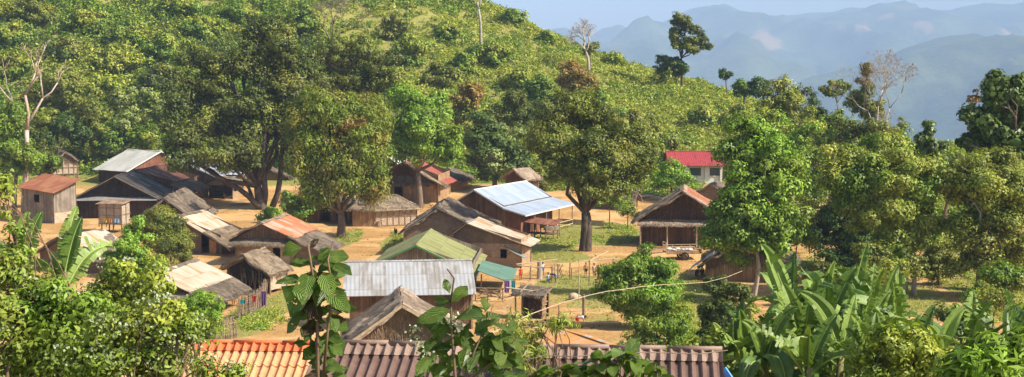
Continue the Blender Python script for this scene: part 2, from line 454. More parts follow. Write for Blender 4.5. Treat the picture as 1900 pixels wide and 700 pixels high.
M['l_fgmid'] = m_leaf('leaf_fgmid', (.055,.095,.016), (.105,.15,.026), (.15,.18,.045), clump=.9)
M['l_banana'] = m_leaf('leaf_banana', (.075,.15,.028), (.12,.21,.04), (.17,.24,.045), rough=.38, spec=.5, clump=.7)
M['l_bananadead'] = m_leaf('leaf_bananadead', (.20,.14,.07), (.30,.22,.12), (.15,.12,.05), trans=.15)
def m_nearleaf(name, c1, c2, c3, spec=.5, rough=.32):
    t = NT(name); u = t.uv(); g = t.geo(); rnd = g.outputs['Random Per Island']; pos = g.outputs['Position']
    sv = t.node('ShaderNodeSeparateXYZ'); t.l(u, sv.inputs[0]); U = t.math('ABSOLUTE', sv.outputs[0]); V = sv.outputs[1]
    c = t.mix(t.ramp(rnd, [(.1, 0), (.9, 1)]), c1, c2)
    n = t.noise(pos, 14, 4, .6); n2 = t.noise(pos, 45, 3)
    c = t.mix(t.ramp(n, [(.42, 0), (.68, .7)]), c, c3)
    vein = t.math('SINE', t.math('MULTIPLY', t.math('SUBTRACT', V, t.math('MULTIPLY', U, .45)), 62))
    vf = t.ramp(vein, [(.85, 0), (1.0, .2)])
    c = t.mix(vf, c, (.30,.38,.12)); c = t.mix(t.math('MULTIPLY', t.math('LESS_THAN', U, .035), .7), c, (.34,.40,.14))
    c = t.mix(t.ramp(n2, [(.66, 0), (.72, .8)]), c, (.16,.09,.04))
    h = t.math('ADD', t.math('MULTIPLY', vein, .6), n)
    p = t.bsdf(c, rough, spec, 0, h, .008)
    tr = t.node('ShaderNodeBsdfTranslucent'); t.l(t.mix(1.0, c, (1.3, 1.4, .5), 'MULTIPLY'), tr.inputs['Color'])
    mx = t.node('ShaderNodeMixShader'); mx.inputs[0].default_value = .25; t.l(p, mx.inputs[1]); t.l(tr.outputs[0], mx.inputs[2])
    hole = t.node('ShaderNodeMixShader'); tp = t.node('ShaderNodeBsdfTransparent'); n3 = t.noise(pos, 26, 2, .5)
    t.l(t.ramp(n3, [(.685, 0), (.69, 1)]), hole.inputs[0]); t.l(mx.outputs[0], hole.inputs[1]); t.l(tp.outputs[0], hole.inputs[2])
    return t.done(hole.outputs[0])
M['n_green'] = m_nearleaf('near_leaf_green', (.08,.16,.026), (.16,.27,.045), (.24,.33,.07))
M['n_purple'] = m_nearleaf('near_leaf_purple', (.09,.045,.03), (.16,.085,.055), (.06,.07,.025))
M['n_lime'] = m_nearleaf('near_leaf_lime', (.15,.26,.04), (.22,.33,.06), (.28,.36,.08))
M['flower'] = m_leaf('flower_white', (.42,.47,.28), (.58,.60,.42), (.34,.42,.20), trans=.2)
M['l_hillgrass'] = m_leaf('leaf_hillgrass', (.15,.185,.04), (.22,.25,.065), (.13,.17,.04))
M['grass'] = m_leaf('grass', (.13,.155,.03), (.21,.22,.05), (.25,.21,.07), clump=.25)
M['stem_green'] = m_plain('stem_green', (.14,.19,.05), .6, .3, .2, 6)
M['stem_brown'] = m_plain('stem_brown', (.16,.10,.06), .7, .3, .25, 9)
M['pseudostem'] = m_planks('pseudostem', (.14,.15,.05), (.24,.20,.09), .05)
# ---------------------------------------------------------------- camera, light, world
cam = bpy.data.cameras.new('camera'); co = bpy.data.objects.new('camera', cam); COL.objects.link(co); SC.camera = co
cam.sensor_width = 36; cam.lens = 36*F/1900; cam.clip_start = .1; cam.clip_end = 60000
co.location = (0, 0, CZ); co.rotation_euler = (math.pi/2-TH, 0, 0)
SUN_EL = R(42); sx, sy = .955, -.297
sdir = Vector((sx*math.cos(SUN_EL), sy*math.cos(SUN_EL), math.sin(SUN_EL)))
sl = bpy.data.lights.new('sun', 'SUN'); sl.energy = 5.0; sl.angle = R(.5); sl.color = (1, .93, .80)
so = bpy.data.objects.new('sun', sl); COL.objects.link(so); so.rotation_euler = sdir.to_track_quat('Z', 'Y').to_euler(); so.location = (60, -40, 90)
W = bpy.data.worlds.new('World'); SC.world = W; W.use_nodes = True
wt = W.node_tree; bg = wt.nodes['Background']
sk = wt.nodes.new('ShaderNodeTexSky'); sk.sky_type = 'NISHITA'; sk.sun_disc = False
sk.sun_elevation = SUN_EL; sk.sun_rotation = math.atan2(sx, sy); sk.dust_density = 3; sk.air_density = 1.0; sk.ozone_density = 1.0; sk.altitude = 600
wt.links.new(sk.outputs[0], bg.inputs[0]); bg.inputs[1].default_value = .105
SC.view_settings.view_transform = 'Standard'; SC.view_settings.look = 'None'; SC.view_settings.gamma = 1; SC.view_settings.exposure = .72
SC.view_settings.use_curve_mapping = False
SC.cycles.max_bounces = 6; SC.cycles.diffuse_bounces = 3; SC.cycles.transmission_bounces = 3; SC.cycles.volume_bounces = 3; SC.cycles.transparent_max_bounces = 6
SC.cycles.volume_step_rate = 1
# ---------------------------------------------------------------- terrain
GR = [  # grass patches on the village ground: u, v, ru, rv (read as ground spots), strength
 (1110,432,80,22,1),(1000,455,70,22,.9),(1040,478,60,10,.75),(1060,530,70,22,.75),(1120,560,90,20,.6),(1010,550,50,16,.5),(1020,508,60,5,.3),
 (648,440,26,16,.8),(735,450,26,14,1),(700,470,12,10,.4),(480,580,50,30,.9),(440,610,60,16,.9),(520,560,20,30,.7),
 (1260,540,60,40,.8),(1240,600,60,60,.9),(1300,600,60,60,.8),(130,395,26,8,.6),(160,372,30,5,.5),(170,352,20,4,.4),(495,375,30,5,.4),(1120,480,60,6,.4),(230,262,900,14,.5),
 (1600,545,150,34,.8),(1850,545,80,30,.9),(1560,480,60,12,.5),(1500,500,50,20,.7),(1860,480,60,20,.8),(1650,500,40,25,.5),(1800,500,60,30,.7),(1480,460,40,6,.3),(1640,440,60,10,.6),(1110,590,40,12,.5)]
GRW = []
for (u, v, ru, rv, st) in GR:
    c = G(u, v); k = c[1]/F
    dy = abs(G(u, v-rv)[1]-G(u, v+rv)[1])/2
    GRW.append((c[0], c[1], ru*k, max(dy, 1.0), st))
def grassness(x, y):
    g = 0.0
    for (cx, cy, rx, ry, st) in GRW:
        d = ((x-cx)/rx)**2+((y-cy)/ry)**2
        if d < 2.2: g = max(g, st*(1-sm((math.sqrt(d)-.75)/.6)))
    if y > 180: g = max(g, sm((y-186)/12))
    if y < 92: g = max(g, sm((92-y)/14)*.9 if not (-15 < x < -7 and y > 60) else g)
    return g
NX, ys = 420, []
y = -58.0
while y < 600:
    ys.append(y); y += 1.2 if 60 < y < 330 else (3.0 if y < 600 else 20)
y = 620.0
while y < 30000: ys.append(y); y *= 1.25
ts = np.concatenate([np.linspace(-3, -.5, 40, endpoint=False), np.linspace(-.5, .5, NX-80), np.linspace(.5, 3, 41)[1:]])
NXX = len(ts)
V = []; Gc = []
for y in ys:
    wv = y+60.0 if y > 0 else y+60.0
    for t in ts:
        x = t*wv; V.append((x, y, terr(x, y))); Gc.append(grassness(x, y) if 0 < y < 420 and abs(t) < .55 else 1.0)
Fc = [(j*NXX+i, j*NXX+i+1, (j+1)*NXX+i+1, (j+1)*NXX+i) for j in range(len(ys)-1) for i in range(NXX-1)]
me = bpy.data.meshes.new('ground'); me.from_pydata(V, [], Fc); me.update()
at = me.attributes.new('grass', 'FLOAT', 'POINT'); at.data.foreach_set('value', np.array(Gc, dtype=np.float32))
me.polygons.foreach_set('use_smooth', np.ones(len(Fc), dtype=bool))
t = NT('ground'); pos = t.geo().outputs['Position']
an = t.node('ShaderNodeAttribute', attribute_name='grass')
n1 = t.noise(pos, .35, 6, .6); n2 = t.noise(pos, 2.2, 5, .65); n3 = t.noise(pos, .06, 3); n4 = t.noise(t.mapv(pos, (.5, .5, .5)), 9.0, 3, .7)
dirt = t.mix(t.ramp(n1, [(.3, 0), (.7, 1)]), (.37,.20,.066), (.54,.32,.125))
dirt = t.mix(t.ramp(n2, [(.5, 0), (.72, .7)]), dirt, (.29,.155,.06))
dirt = t.mix(t.ramp(n4, [(.56, 0), (.68, .6)]), dirt, (.25,.15,.07))
dirt = t.mix(t.ramp(n3, [(.45, 0), (.6, .45)]), dirt, (.40,.23,.09))
pth = t.ramp(t.math('ABSOLUTE', t.math('SUBTRACT', t.noise(pos, .09, 4, .6), .5)), [(.0, .75), (.06, 0)])
dirt = t.mix(pth, dirt, (.60,.375,.165))
gr = t.mix(t.ramp(n2, [(.3, 0), (.7, 1)]), (.17,.20,.045), (.29,.28,.08))
pth = t.ramp(t.math('ABSOLUTE', t.math('SUBTRACT', t.noise(pos, .09, 4, .6), .5)), [(.0, .75), (.06, 0)])
dirt = t.mix(pth, dirt, (.60,.375,.165))
gr = t.mix(t.ramp(n4, [(.45, 0), (.7, .7)]), gr, (.36,.24,.09))
gf = t.math('ADD', an.outputs['Fac'], t.math('MULTIPLY', t.math('SUBTRACT', n2, .5), 1.1))
gf = t.math('ADD', gf, t.math('MULTIPLY', t.math('SUBTRACT', n1, .5), .9))
gf = t.ramp(gf, [(.42, 0), (.62, 1)])
gm = t.done(t.bsdf(t.mix(gf, dirt, gr), .95, .08, 0, t.math('ADD', n2, t.math('MULTIPLY', n4, .6)), .12))
me.materials.append(gm)
go = mesh_obj('ground', me); tag(go, 'orange earth village ground with grass patches rising into the hill', kind='structure')
# ---------------------------------------------------------------- far mountains
def fbm(x, y, seed=0):
    s = 0; a = 1
    for o in range(5):
        p = Vector((x*2**o+seed*7.1, y*2**o+3.3*seed, seed*1.7))
        from mathutils import noise as mn
        s += a*(1-abs(mn.noise(p))*2); a *= .5
    return s/1.94
def mountain(name, label, Yc, depth, crest, base_z, seed, cell, amp, patches):
    us = np.linspace(crest[0][0], crest[-1][0], 240); cu = [c[0] for c in crest]; cv = [c[1] for c in crest]
    J = 60; V = []; A = []
    for j in range(J+14):
        s = j/J
        for u in us:
            Yh = Yc-depth*(1-s) if s <= 1 else Yc+depth*(s-1)
            x = (u-950)/F*Yc*(1 if s > 1 else (1-.0*(1-s))); x = (u-950)/F*Yc
            zc = CZ+(124-np.interp(u, cu, cv))*Yc/F
            if s <= 1:
                pr = s**1.15
                n = fbm(x/cell, Yh/cell*.7, seed)
                z = base_z+(zc-base_z)*pr+amp*1.5*(n-.35)*(math.sin(math.pi*min(1, s))*.95+.04)*1.3
                z += fbm(x/cell*6, Yh/cell*6, seed+3)*amp*.05
            else: z = zc-(s-1)*depth*.5+fbm(x/cell*6, Yh/cell*6, seed+3)*amp*.05
            V.append((x, Yh, z))
            a = 0
            px, py = PIX((x, Yh, z))
            for (pu, pv, ra, rb) in patches:
                d = ((px-pu+6*math.sin(py*.4))/ra)**2+((py-pv+4*math.sin(px*.13))/rb)**2
                if s <= 1: a = max(a, 1-sm((d-.5)/.9))
            A.append(a)
    n = len(us)
    Fc = [(j*n+i, j*n+i+1, (j+1)*n+i+1, (j+1)*n+i) for j in range(J+13) for i in range(n-1)]
    me = bpy.data.meshes.new(name); me.from_pydata(V, [], Fc); me.update()
    at = me.attributes.new('field', 'FLOAT', 'POINT'); at.data.foreach_set('value', np.array(A, dtype=np.float32))
    me.polygons.foreach_set('use_smooth', np.ones(len(Fc), dtype=bool))
    t = NT(name); pos = t.geo().outputs['Position']; an = t.node('ShaderNodeAttribute', attribute_name='field')
    n1 = t.noise(pos, .004, 6, .65); n2 = t.noise(pos, .03, 4, .7)
    c = t.mix(t.ramp(n1, [(.35, 0), (.65, 1)]), (.02,.035,.015), (.10,.12,.045))
    c = t.mix(t.ramp(n2, [(.5, 0), (.7, .5)]), c, (.02,.035,.015))
    f = t.ramp(t.math('ADD', an.outputs['Fac'], t.math('MULTIPLY', t.math('SUBTRACT', n1, .5), 1.2)), [(.55, 0), (1.0, .5)])
    c = t.mix(f, c, (.42,.23,.12))
    me.materials.append(t.done(t.bsdf(c, .95, .05, 0, n2, 8.0)))
    return tag(mesh_obj(name, me), label, kind='structure')
mountain('hills', 'long far blue mountain ridge with pale cleared fields', 9000, 5200,
  [(0,90),(500,80),(900,95),(1080,80),(1125,63),(1180,60),(1225,47),(1280,23),(1312,17),(1365,41),(1440,39),(1540,29),(1620,31),(1700,19),(1760,21),(1820,8),(1870,12),(1900,6),(2100,-5),(2500,30)],
  -420, 1, 1500, 330, [(1418,70,32,13),(1430,85,20,12),(1590,55,36,12),(1560,62,18,8),(1712,50,20,14),(1875,58,26,8),(1640,33,26,6)])
mountain('hills', 'nearer wooded blue spur below the long ridge', 5200, 2300,
  [(700,330),(1100,300),(1350,215),(1500,150),(1640,112),(1700,84),(1740,74),(1800,67),(1850,78),(1900,92),(2050,100),(2300,60)],
  -420, 4, 900, 190, [])
# ---------------------------------------------------------------- haze
hz = MB(); hz.box(-9000, 9000, -80, 10600, -440, 480)
hm = bpy.data.materials.new('haze'); hm.use_nodes = True; hm.node_tree.nodes.clear()
ho = hm.node_tree.nodes.new('ShaderNodeOutputMaterial'); pv = hm.node_tree.nodes.new('ShaderNodeVolumePrincipled')
pv.inputs['Color'].default_value = (.50, .67, 1.0, 1); pv.inputs['Density'].default_value = 1.6e-4; pv.inputs['Anisotropy'].default_value = -.3
hm.node_tree.links.new(pv.outputs[0], ho.inputs['Volume'])
o = hz.build('haze', hm); tag(o, 'pale blue haze filling the valley air', kind='stuff')
# ---------------------------------------------------------------- house builder
def wall_run(mb, pt, x0, x1, ztop, z0, th, opens=(), inner=1):
    """pt(x, d, z) -> local point; d = 0 outside face, th = inside. opens: (xa, xb, za, zb)"""
    xs = sorted(set([x0, x1]+[x for x in (0.0,) if x0 < x < x1]+[max(x0, o[0]) for o in opens]+[min(x1, o[1]) for o in opens]))
    for a, b in zip(xs[:-1], xs[1:]):
        if b-a < 1e-4: continue
        m = (a+b)/2; za = z0; ps = []
        for (xa, xb, zl, zh) in sorted([o for o in opens if o[0] < m < o[1]], key=lambda o: o[2]):
            if zl > za+.01: ps.append((za, za, zl, zl))
            za = zh
        ps.append((za, za, ztop(a), ztop(b)))
        for (p, q, r_, s_) in ps:
            c = [pt(a,0,p), pt(b,0,q), pt(b,0,s_), pt(a,0,r_)]; d = [pt(a,th,p), pt(b,th,q), pt(b,th,s_), pt(a,th,r_)]
            uv = ((a,p),(b,q),(b,s_),(a,r_))
            mb.quad(*c, uv); mb.quad(d[1], d[0], d[3], d[2], (uv[1], uv[0], uv[3], uv[2]))
            for i in range(4):
                j = (i+1) % 4
                mb.quad(c[j], c[i], d[i], d[j], ((0,0),(.1,0),(.1,th),(0,th)))
def house(name, label, cat, A, Y, yaw, L, wl, dl, wr, dr, roofL, roofR=None, wall='woven', gable=None, gz=None,
          ohf=.6, ohb=.4, ohe=.55, th=.05, thatch=False, amp=.03, jit=.0, dens=1.0, z0=0.0, fop=(), rop=(), lop=(), openfront=False,
          barge=None, ridge=None, pent=None, stilts=False, corner='post', group=None, rseed=0, H=None, doors=(), nocap=False, shutters=()):
    a = P(*A, Y); gz_ = terr(a[0], a[1])
    if H is None: H = a[2]-gz_
    t = thing(name, label, cat, (a[0], a[1], gz_), R(yaw), group)
    roofR = roofR or roofL
    step = .35 if thatch else .8
    def slope(sgn, w, d, mat, nm='roof', x_in=0.0, y0=0.0, y1=None, zin=None):
        y1 = L if y1 is None else y1; zin = H if zin is None else zin
        is_th = mat.startswith('thatch') or mat.startswith('straw')
        T = .16 if is_th else th
        mb = MB(); c = [(sgn*x_in, y0, zin), (sgn*x_in, y1, zin), (sgn*w, y1, zin-d), (sgn*w, y0, zin-d)]
        nx = max(2, int((y1-y0)/step)); ny = max(2, int(math.hypot(w-x_in, d)/step))
        mb.slab(*c, T, nx, ny, amp*(1.6 if is_th else 1), (.07 if is_th else jit), seed=rseed+(3 if sgn > 0 else 0))
        if is_th:
            ar = (y1-y0)*math.hypot(w-x_in, d)
            mb.straws(*c, int(ar*22*dens), (.3, .8), .06, seed=rseed+int(w*7), lift=.04)
            mb.straws(*c, int((y1-y0)*16*dens), (.3, .6), .06, where='eave', seed=rseed+9, droop=1.0)
            mb.straws(*c, int(w*10*dens), (.25, .5), .06, where='rake', seed=rseed+11, droop=.5)
        return mb.build(nm, M[mat], t)
    slope(-1, wl, dl, roofL); slope(1, wr, dr, roofR)
    tT = .16 if roofL.startswith('thatch') else th
    zt = lambda x: (H-dl*(-x)/wl if x < 0 else H-dl*x/wr)-tT-.03
    xl, xr = -(wl-ohe), wr-ohe
    y0, y1 = ohf, L-ohb
    gable = gable or wall
    zb = z0-(.4 if z0 == 0 else 0)
    w_ = MB()
    if gz is None: gz = min(zt(xl), zt(xr))
    # lower walls
    zc = lambda x: min(zt(x), gz)
    if not openfront:
        wall_run(w_, lambda x, d, z: (x, y0+d, z), xl, xr, zc, zb, .07, fop)
    wall_run(w_, lambda x, d, z: (x, y1-d, z), xl, xr, zc, zb, .07)
    zl, zr = zt(xl), zt(xr)
    wall_run(w_, lambda y, d, z: (xl+d, y, z), y0+.075, y1-.075, lambda y: min(zl, zt(xl)), zb, .07, lop)
    wall_run(w_, lambda y, d, z: (xr-d, y, z), y0+.075, y1-.075, lambda y: zr, zb, .07, rop)
    w_.build('wall', M[wall], t)
    for (yy, sg) in ((y0, 1), (y1, -1)):
        g = MB()
        for (xa, xb) in ((xl, 0), (0, xr)):
            za, zb_ = zt(xa), zt(xb)
            if min(za, zb_) < gz:   # part above the wall only
                f = (gz-za)/(zb_-za) if zb_ != za else 0
                if za < gz: xa = xa+(xb-xa)*f; za = gz
                elif zb_ < gz: xb = xa+(xb-xa)*f; zb_ = gz
            o_ = -.012*sg
            if abs(xb-xa) > .05: wall_run(g, lambda x, d, z: (x, yy+(d+o_ if sg > 0 else -d-o_), z), xa, xb, lambda x: za+(zb_-za)*(x-xa)/(xb-xa), gz+.004, .06)
        if sg > 0 and (gable.startswith('straw') or gable.startswith('thatch')):
            c = [(xl, y0-.03, gz+.01), (xr, y0-.03, gz+.01)]
            rg = np.random.default_rng(rseed+31)
            for _ in range(int((xr-xl)*50*dens)):
                x = rg.uniform(xl, xr); zz = zt(x)
                if zz < gz+.1: continue
                z1 = rg.uniform(gz+.05, zz); l = rg.uniform(.3, .8); dx = rg.normal()*.05
                g.quad((x-.03, y0-.04-rg.uniform(0, .05), z1), (x+.03, y0-.05, z1), (x+.02+dx, y0-.09-rg.uniform(0, .06), z1-l), (x-.02+dx, y0-.09, z1-l))
        if g.f: g.build('gable', M[gable], t)
    fl = MB(); fl.box(xl+.08, xr-.08, y0+.08, y1-.08, z0-.02, z0+.06)
    fl.build('floor', M['wood_brown' if z0 > 0 else 'clay'], t)
    if stilts:
        for (px, py) in [(x, y) for x in (xl+.12, (xl+xr)/2, xr-.12) for y in (y0+.12, (y0+y1)/2, y1-.12)]:
            s = MB(); s.tube([(px, py, -.4), (px+.03, py, z0-.02)], [.075, .065], 6); s.build('stilt', M['post'], t)
    if corner:
        for (px, py) in ((xl-.02, y0-.03), (xr+.02, y0-.03), (xr+.03, y1), ):
            zz = min(zt(px), gz) if abs(px) < 90 else gz
            s = MB(); s.bar((px, py, -.3), (px, py, zz), .11); s.build('corner_post', M[corner], t)
    if barge:
        for sg, w, d in ((-1, wl, dl), (1, wr, dr)):
            s = MB(); n = Vector((0, -.025, -.06)); s.bar(Vector((0, 0, H))+n, Vector((sg*w, 0, H-d))+n, .035, .15)
            s.build('barge_board', M[barge], t)
    if not nocap:
        is_th = roofL.startswith('thatch') or roofR.startswith('thatch')
        s = MB(); wdt = .34 if is_th else .17
        for sg, w, d in ((-1, wl, dl), (1, wr, dr)):
            s.slab((0, -.02, H+.05), (0, L+.02, H+.05), (sg*wdt, L+.02, H+.05-d/w*wdt), (sg*wdt, -.02, H+.05-d/w*wdt), .03, max(2, int(L/.4)), 1, amp, .03 if is_th else 0, seed=rseed+5)
        s.build('ridge_cap', M[ridge or roofL], t)
    if pent:
        (pz, out, drop, mat, xa, xb) = pent
        s = MB(); c = [(xa, y0-.02, pz), (xb, y0-.02, pz), (xb, y0-out, pz-drop), (xa, y0-out, pz-drop)]
        th_ = mat.startswith('thatch')
        s.slab(*c, .1 if th_ else .04, 14, 3, .02, .05 if th_ else 0, seed=rseed+8)
        if th_:
            s.straws(*c, int((xb-xa)*60*dens), (.25, .55), .05, seed=rseed+12, droop=.6)
        s.build('pent_roof', M[mat], t)
    for (wx, side, za, zb2, x0_, x1_, mat, nm) in doors:   # framed leaf set in the front wall
        s = MB(); yy = y0-.03
        s.box(x0_, x1_, yy+.05, yy+.075, za, zb2)
        d_ = s.build(nm, M[mat], t)
        s = MB(); f_ = .07
        s.box(x0_-f_, x0_, yy-.02, yy+.04, za, zb2+f_); s.box(x1_, x1_+f_, yy-.02, yy+.04, za, zb2+f_); s.box(x0_+.001, x1_-.001, yy-.018, yy+.038, zb2, zb2+f_)
        s.build('frame', M['post'], d_)
    t['_H'] = 0.0; del t['_H']
    return t, dict(H=H, xl=xl, xr=xr, y0=y0, y1=y1, zt=zt, gz=gz)
def lean(t, name, mat, c, T=.05, posts=(), amp=.02, thatch=False, seed=0, dens=1.0):
    """extra roof slab on a thing (local points) with posts (x, y, ztop)"""
    s = MB(); s.slab(*c, .14 if thatch else T, 8, 6, amp, .06 if thatch else 0, seed=seed)
    if thatch:
        ar = np.linalg.norm(np.array(c[1])-np.array(c[0]))*np.linalg.norm(np.array(c[3])-np.array(c[0]))
        s.straws(*c, int(ar*30*dens), (.3, .7), .06, seed=seed+1)
    s.build(name, M[mat], t)
    for (x, y, z) in posts:
        p = MB(); p.tube([(x, y, -.3), (x+.02, y, z)], [.07, .06], 6); p.build('post', M['post'], t)
# ---------------------------------------------------------------- the village houses
# granary on stilts, far left
t, q = house('granary', 'small thatched granary on stilts standing alone at the far left edge of the village', 'granary', (121,279), 195.2, 28, 3.0, 1.9, 1.45, 2.0, 1.35,
  'thatch_old', wall='woven_pale', gable='straw_wall', ohf=.45, ohe=.3, thatch=True, amp=.06, z0=1.0, stilts=True, rseed=1, H=4.3)
s = MB()
for x in (-1.1, -.3, .5, 1.2): s.bar((x, .40, .5), (x, .40, 2.8), .06)
s.bar((-1.4, .38, 1.1), (1.6, .38, 1.1), .07); s.bar((-1.4, .38, 2.0), (1.6, .38, 2.0), .06); s.build('lattice', M['post'], t)
# long pale tin roof with red gable
t, q = house('house', 'house with long pale cream tin roof and red boarded gable beside the dark big house', 'house', (299,279.5), 196, 55, 7.2, 6.2, 2.5, 2.4, 1.3,
  'tin_white', wall='wood_dark', gable='wood_red', ohf=.4, ohe=.8, barge='white_paint', rseed=2, H=4.1)
# dark big house
t, q = house('house', 'big house with sooty black roof and dark gable behind the small woven shed', 'house', (211,327), 165.2, 1, 9.5, 5.1, 2.75, 5.3, 2.75,
  'tin_dark', wall='wood_dark', gable='thatch_dark', gz=2.35, ohf=.8, ohe=.5, barge='wood_grey', rseed=3, pent=(2.55, 1.1, .35, 'tin_grey', -4.9, 5.0), fop=((-.6, .5, .05, 1.9),))
# rust roof behind it
t, q = house('house', 'house with deep rust red tin roof adjoining the black roofed house', 'house', (249,316), 176, -6, 10.5, 2.6, 1.5, 5.6, 2.5,
  'tin_rustdark', 'tin_rustdark', wall='wood_brown', ohf=.5, rseed=4, ridge='tin_rustdark')
lean(t, 'porch_roof', 'thatch_old', [(5.45,-2.2,2.75),(5.45,5.4,2.85),(8.2,5.4,1.95),(8.4,-2.2,1.8)], posts=((8.0,-1.9,1.8),(8.0,1.8,1.85),(7.9,5.0,1.95),(5.7,-1.9,2.6)), thatch=True, amp=.06, seed=5)
# blue white roof under the big tree
t, q = house('house', 'house with pale blue white tin roof partly hidden by the dark big tree', 'house', (334,299.5), 187, -12, 8, 5.0, 2.2, 6.0, 2.3,
  'tin_blue', wall='woven_brown', ohf=.5, barge='white_paint', rseed=6, rop=((3.0, 4.2, 1.0, 1.9),))
lean(t, 'porch_roof', 'tin_grey', [(4.2,-1.9,3.0),(7.2,-1.9,2.5),(7.2,-.2,2.6),(4.2,-.2,3.2)][::-1], posts=((4.4,-1.7,2.9),(5.8,-1.7,2.6),(7.0,-1.7,2.4)), seed=6)
# shelter right of it
t, q = house('shelter', 'open pole shelter with dark table under a thatched roof beneath the dark big tree', 'shelter', (398,331), 180, -10, 4.5, 2.4, .9, 2.8, 1.0,
  'thatch_old', wall='woven', ohf=.4, thatch=True, amp=.05, openfront=True, rseed=7, rop=((1.0, 3.2, .9, 1.8),))
s = MB(); s.box(-1.2, 1.4, 1.0, 2.4, .65, .75); s.build('table', M['wood_dark'], t)
# small thatched gable behind the blue roof
house('house', 'small thatched gable peeping over the pale blue white roof', 'house', (383,289.5), 204, -6, 5, 2.0, .95, 2.3, 1.1, 'thatch_old', wall='wood_brown', thatch=True, amp=.05, rseed=8, H=2.9)
# hut between the two trunks
house('hut', 'thatched hut seen between the two trunks of the dark big tree', 'hut', (500,312), 196, 8, 5, 3.2, 1.6, 3.2, 1.5, 'thatch_old', wall='woven_brown', thatch=True, amp=.06, rseed=9)
# left cabin, tall grey boards with red tin
a = P(96,361,160); gz_ = terr(a[0], a[1]); H = a[2]-gz_
t = thing('cabin', 'tall grey plank cabin with red brown tin roof at the left edge', 'cabin', (a[0], a[1], gz_), R(-30))
# front-right face (lit) runs back-right, front-left face runs left
s = MB(); LW, DW = 5.6, 3.4
zt_ = lambda x, y: H+.25+(-x)*.06+ y*.30
def wq(mb, p, q_, op=()):
    p = Vector(p); q_ = Vector(q_); d = (q_-p); Ln = d.length; d.normalize(); n = Vector((-d.y, d.x))
    wall_run(mb, lambda x, dd, z: (p.x+d.x*x+n.x*dd, p.y+d.y*x+n.y*dd, z), .0, Ln, lambda x: zt_(p.x+d.x*x, p.y+d.y*x)-.08, -.6, .07, op)
wq(s, (-LW, .5), (-.3, .5), ((2.1, 2.95, 2.3, 3.25),)); wq(s, (-.3, .5+.07), (-.3, .5+DW)); wq(s, (-.3, .5+DW), (-LW, .5+DW)); wq(s, (-LW, .5+DW), (-LW, .57))
s.build('wall', M['wood_grey'], t)
s = MB(); s.box(-LW+.1, -.4, .6, .4+DW, 1.25, 1.33); s.build('floor', M['wood_dark'], t)
s = MB(); s.box(-3.5, -2.6, .47, .50, 2.3, 2.38); s.box(-3.5, -2.6, .47, .50, 3.2, 3.27); s.box(-3.53, -3.46, .46, .50, 2.3, 3.27); s.build('window_frame', M['wood_brown'], t)
s = MB(); c = [(-LW-.5, .5+DW+.4, 0), (.35, .5+DW+.4, 0), (.35, -.1, 0), (-LW-.5, -.1, 0)]; c = [(x, y, zt_(x, y)) for x, y, z in c]
s.slab(*c, .05, 10, 6, .02, 0, seed=12); s.build('roof', M['tin_rust'], t)
s = MB(); s.box(-.26, -.22, .5, .5+DW, -.3, 1.3); s.build('lower_wall', M['woven_pale'], t)
s = MB(); s.bar((-LW, .44, 1.28), (-.25, .44, 1.28), .06, .12); s.bar((-.24, .44, 1.28), (-.24, .5+DW, 1.28), .06, .12); s.build('floor_beam', M['post'], t)
# low plank lean beside the cabin
g = G(126,404); t = thing('lean_to', 'low brown plank lean-to between the tall grey cabin and the black roofed house', 'lean-to', g, R(-25))
lean(t, 'roof', 'wood_brown', [(-1.2,1.6,1.7),(1.0,1.6,1.6),(1.3,0,.9),(-1.0,0,1.0)], posts=((-.9,.1,1.0),(1.1,.1,.9),(-1.0,1.5,1.6),(.8,1.5,1.5)), seed=14)
g = G(140,448); t = thing('bench', 'weathered plank propped on a single post in front of the low lean-to', 'plank stand', g, R(-12))
s = MB(); s.tube([(0,0,-.2),(0,0,2.0)], [.08,.07], 7); s.build('post', M['post_pale'], t)
s = MB(); s.box(-1.15, .95, -.22, .22, 2.0, 2.08); s.build('plank', M['wood_grey'], t)
# woven shed on legs with washing
g = G(205,433); t = thing('shed', 'small woven bamboo shed on legs with washing hung along its front', 'shed', g, R(-14))
s = MB()
for (p, q_) in (((-1.45,.3),(1.2,.3)), ((1.2,.37),(1.2,2.1)), ((1.2,2.1),(-1.45,2.1)), ((-1.45,2.1),(-1.45,.37))):
    p = Vector(p); q_ = Vector(q_); d = q_-p; Ln = d.length; d.normalize(); n = Vector((-d.y, d.x))
    wall_run(s, lambda x, dd, z: (p.x+d.x*x+n.x*dd, p.y+d.y*x+n.y*dd, z), 0, Ln, lambda x: 3.15, .95, .05)
s.build('wall', M['woven_pale'], t)
s = MB(); s.slab((-1.75, 2.4, 3.45),(1.5, 2.4, 3.5),(1.45, .0, 3.2),(-1.75, -.05, 3.15), .06, 8, 5, .02, .03, seed=15); s.build('roof', M['straw_wall'], t)
s = MB()
for x in (-1.5,-.6,.3,1.24): s.bar((x, .26, .6), (x, .26, 3.15), .07)
for z in (.95, 1.9, 2.7): s.bar((-1.6, .23, z), (1.3, .23, z), .06)
for z in (.95, 2.0): s.bar((1.25, .25, z), (1.25, 2.2, z), .06)
s.bar((1.26, 1.2, .5), (1.26, 1.2, 3.1), .06); s.build('frame', M['post'], t)
for (x, y) in ((-1.3,.4),(1.1,.4),(-1.3,2.0),(1.1,2.0),(.1,.4)):
    s = MB(); s.tube([(x,y,-.3),(x+.05,y,.95)], [.07,.07], 6); s.build('leg', M['post'], t)
s = MB(); s.box(-1.4, 1.15, .35, 2.05, .88, .94); s.build('floor', M['wood_brown'], t)
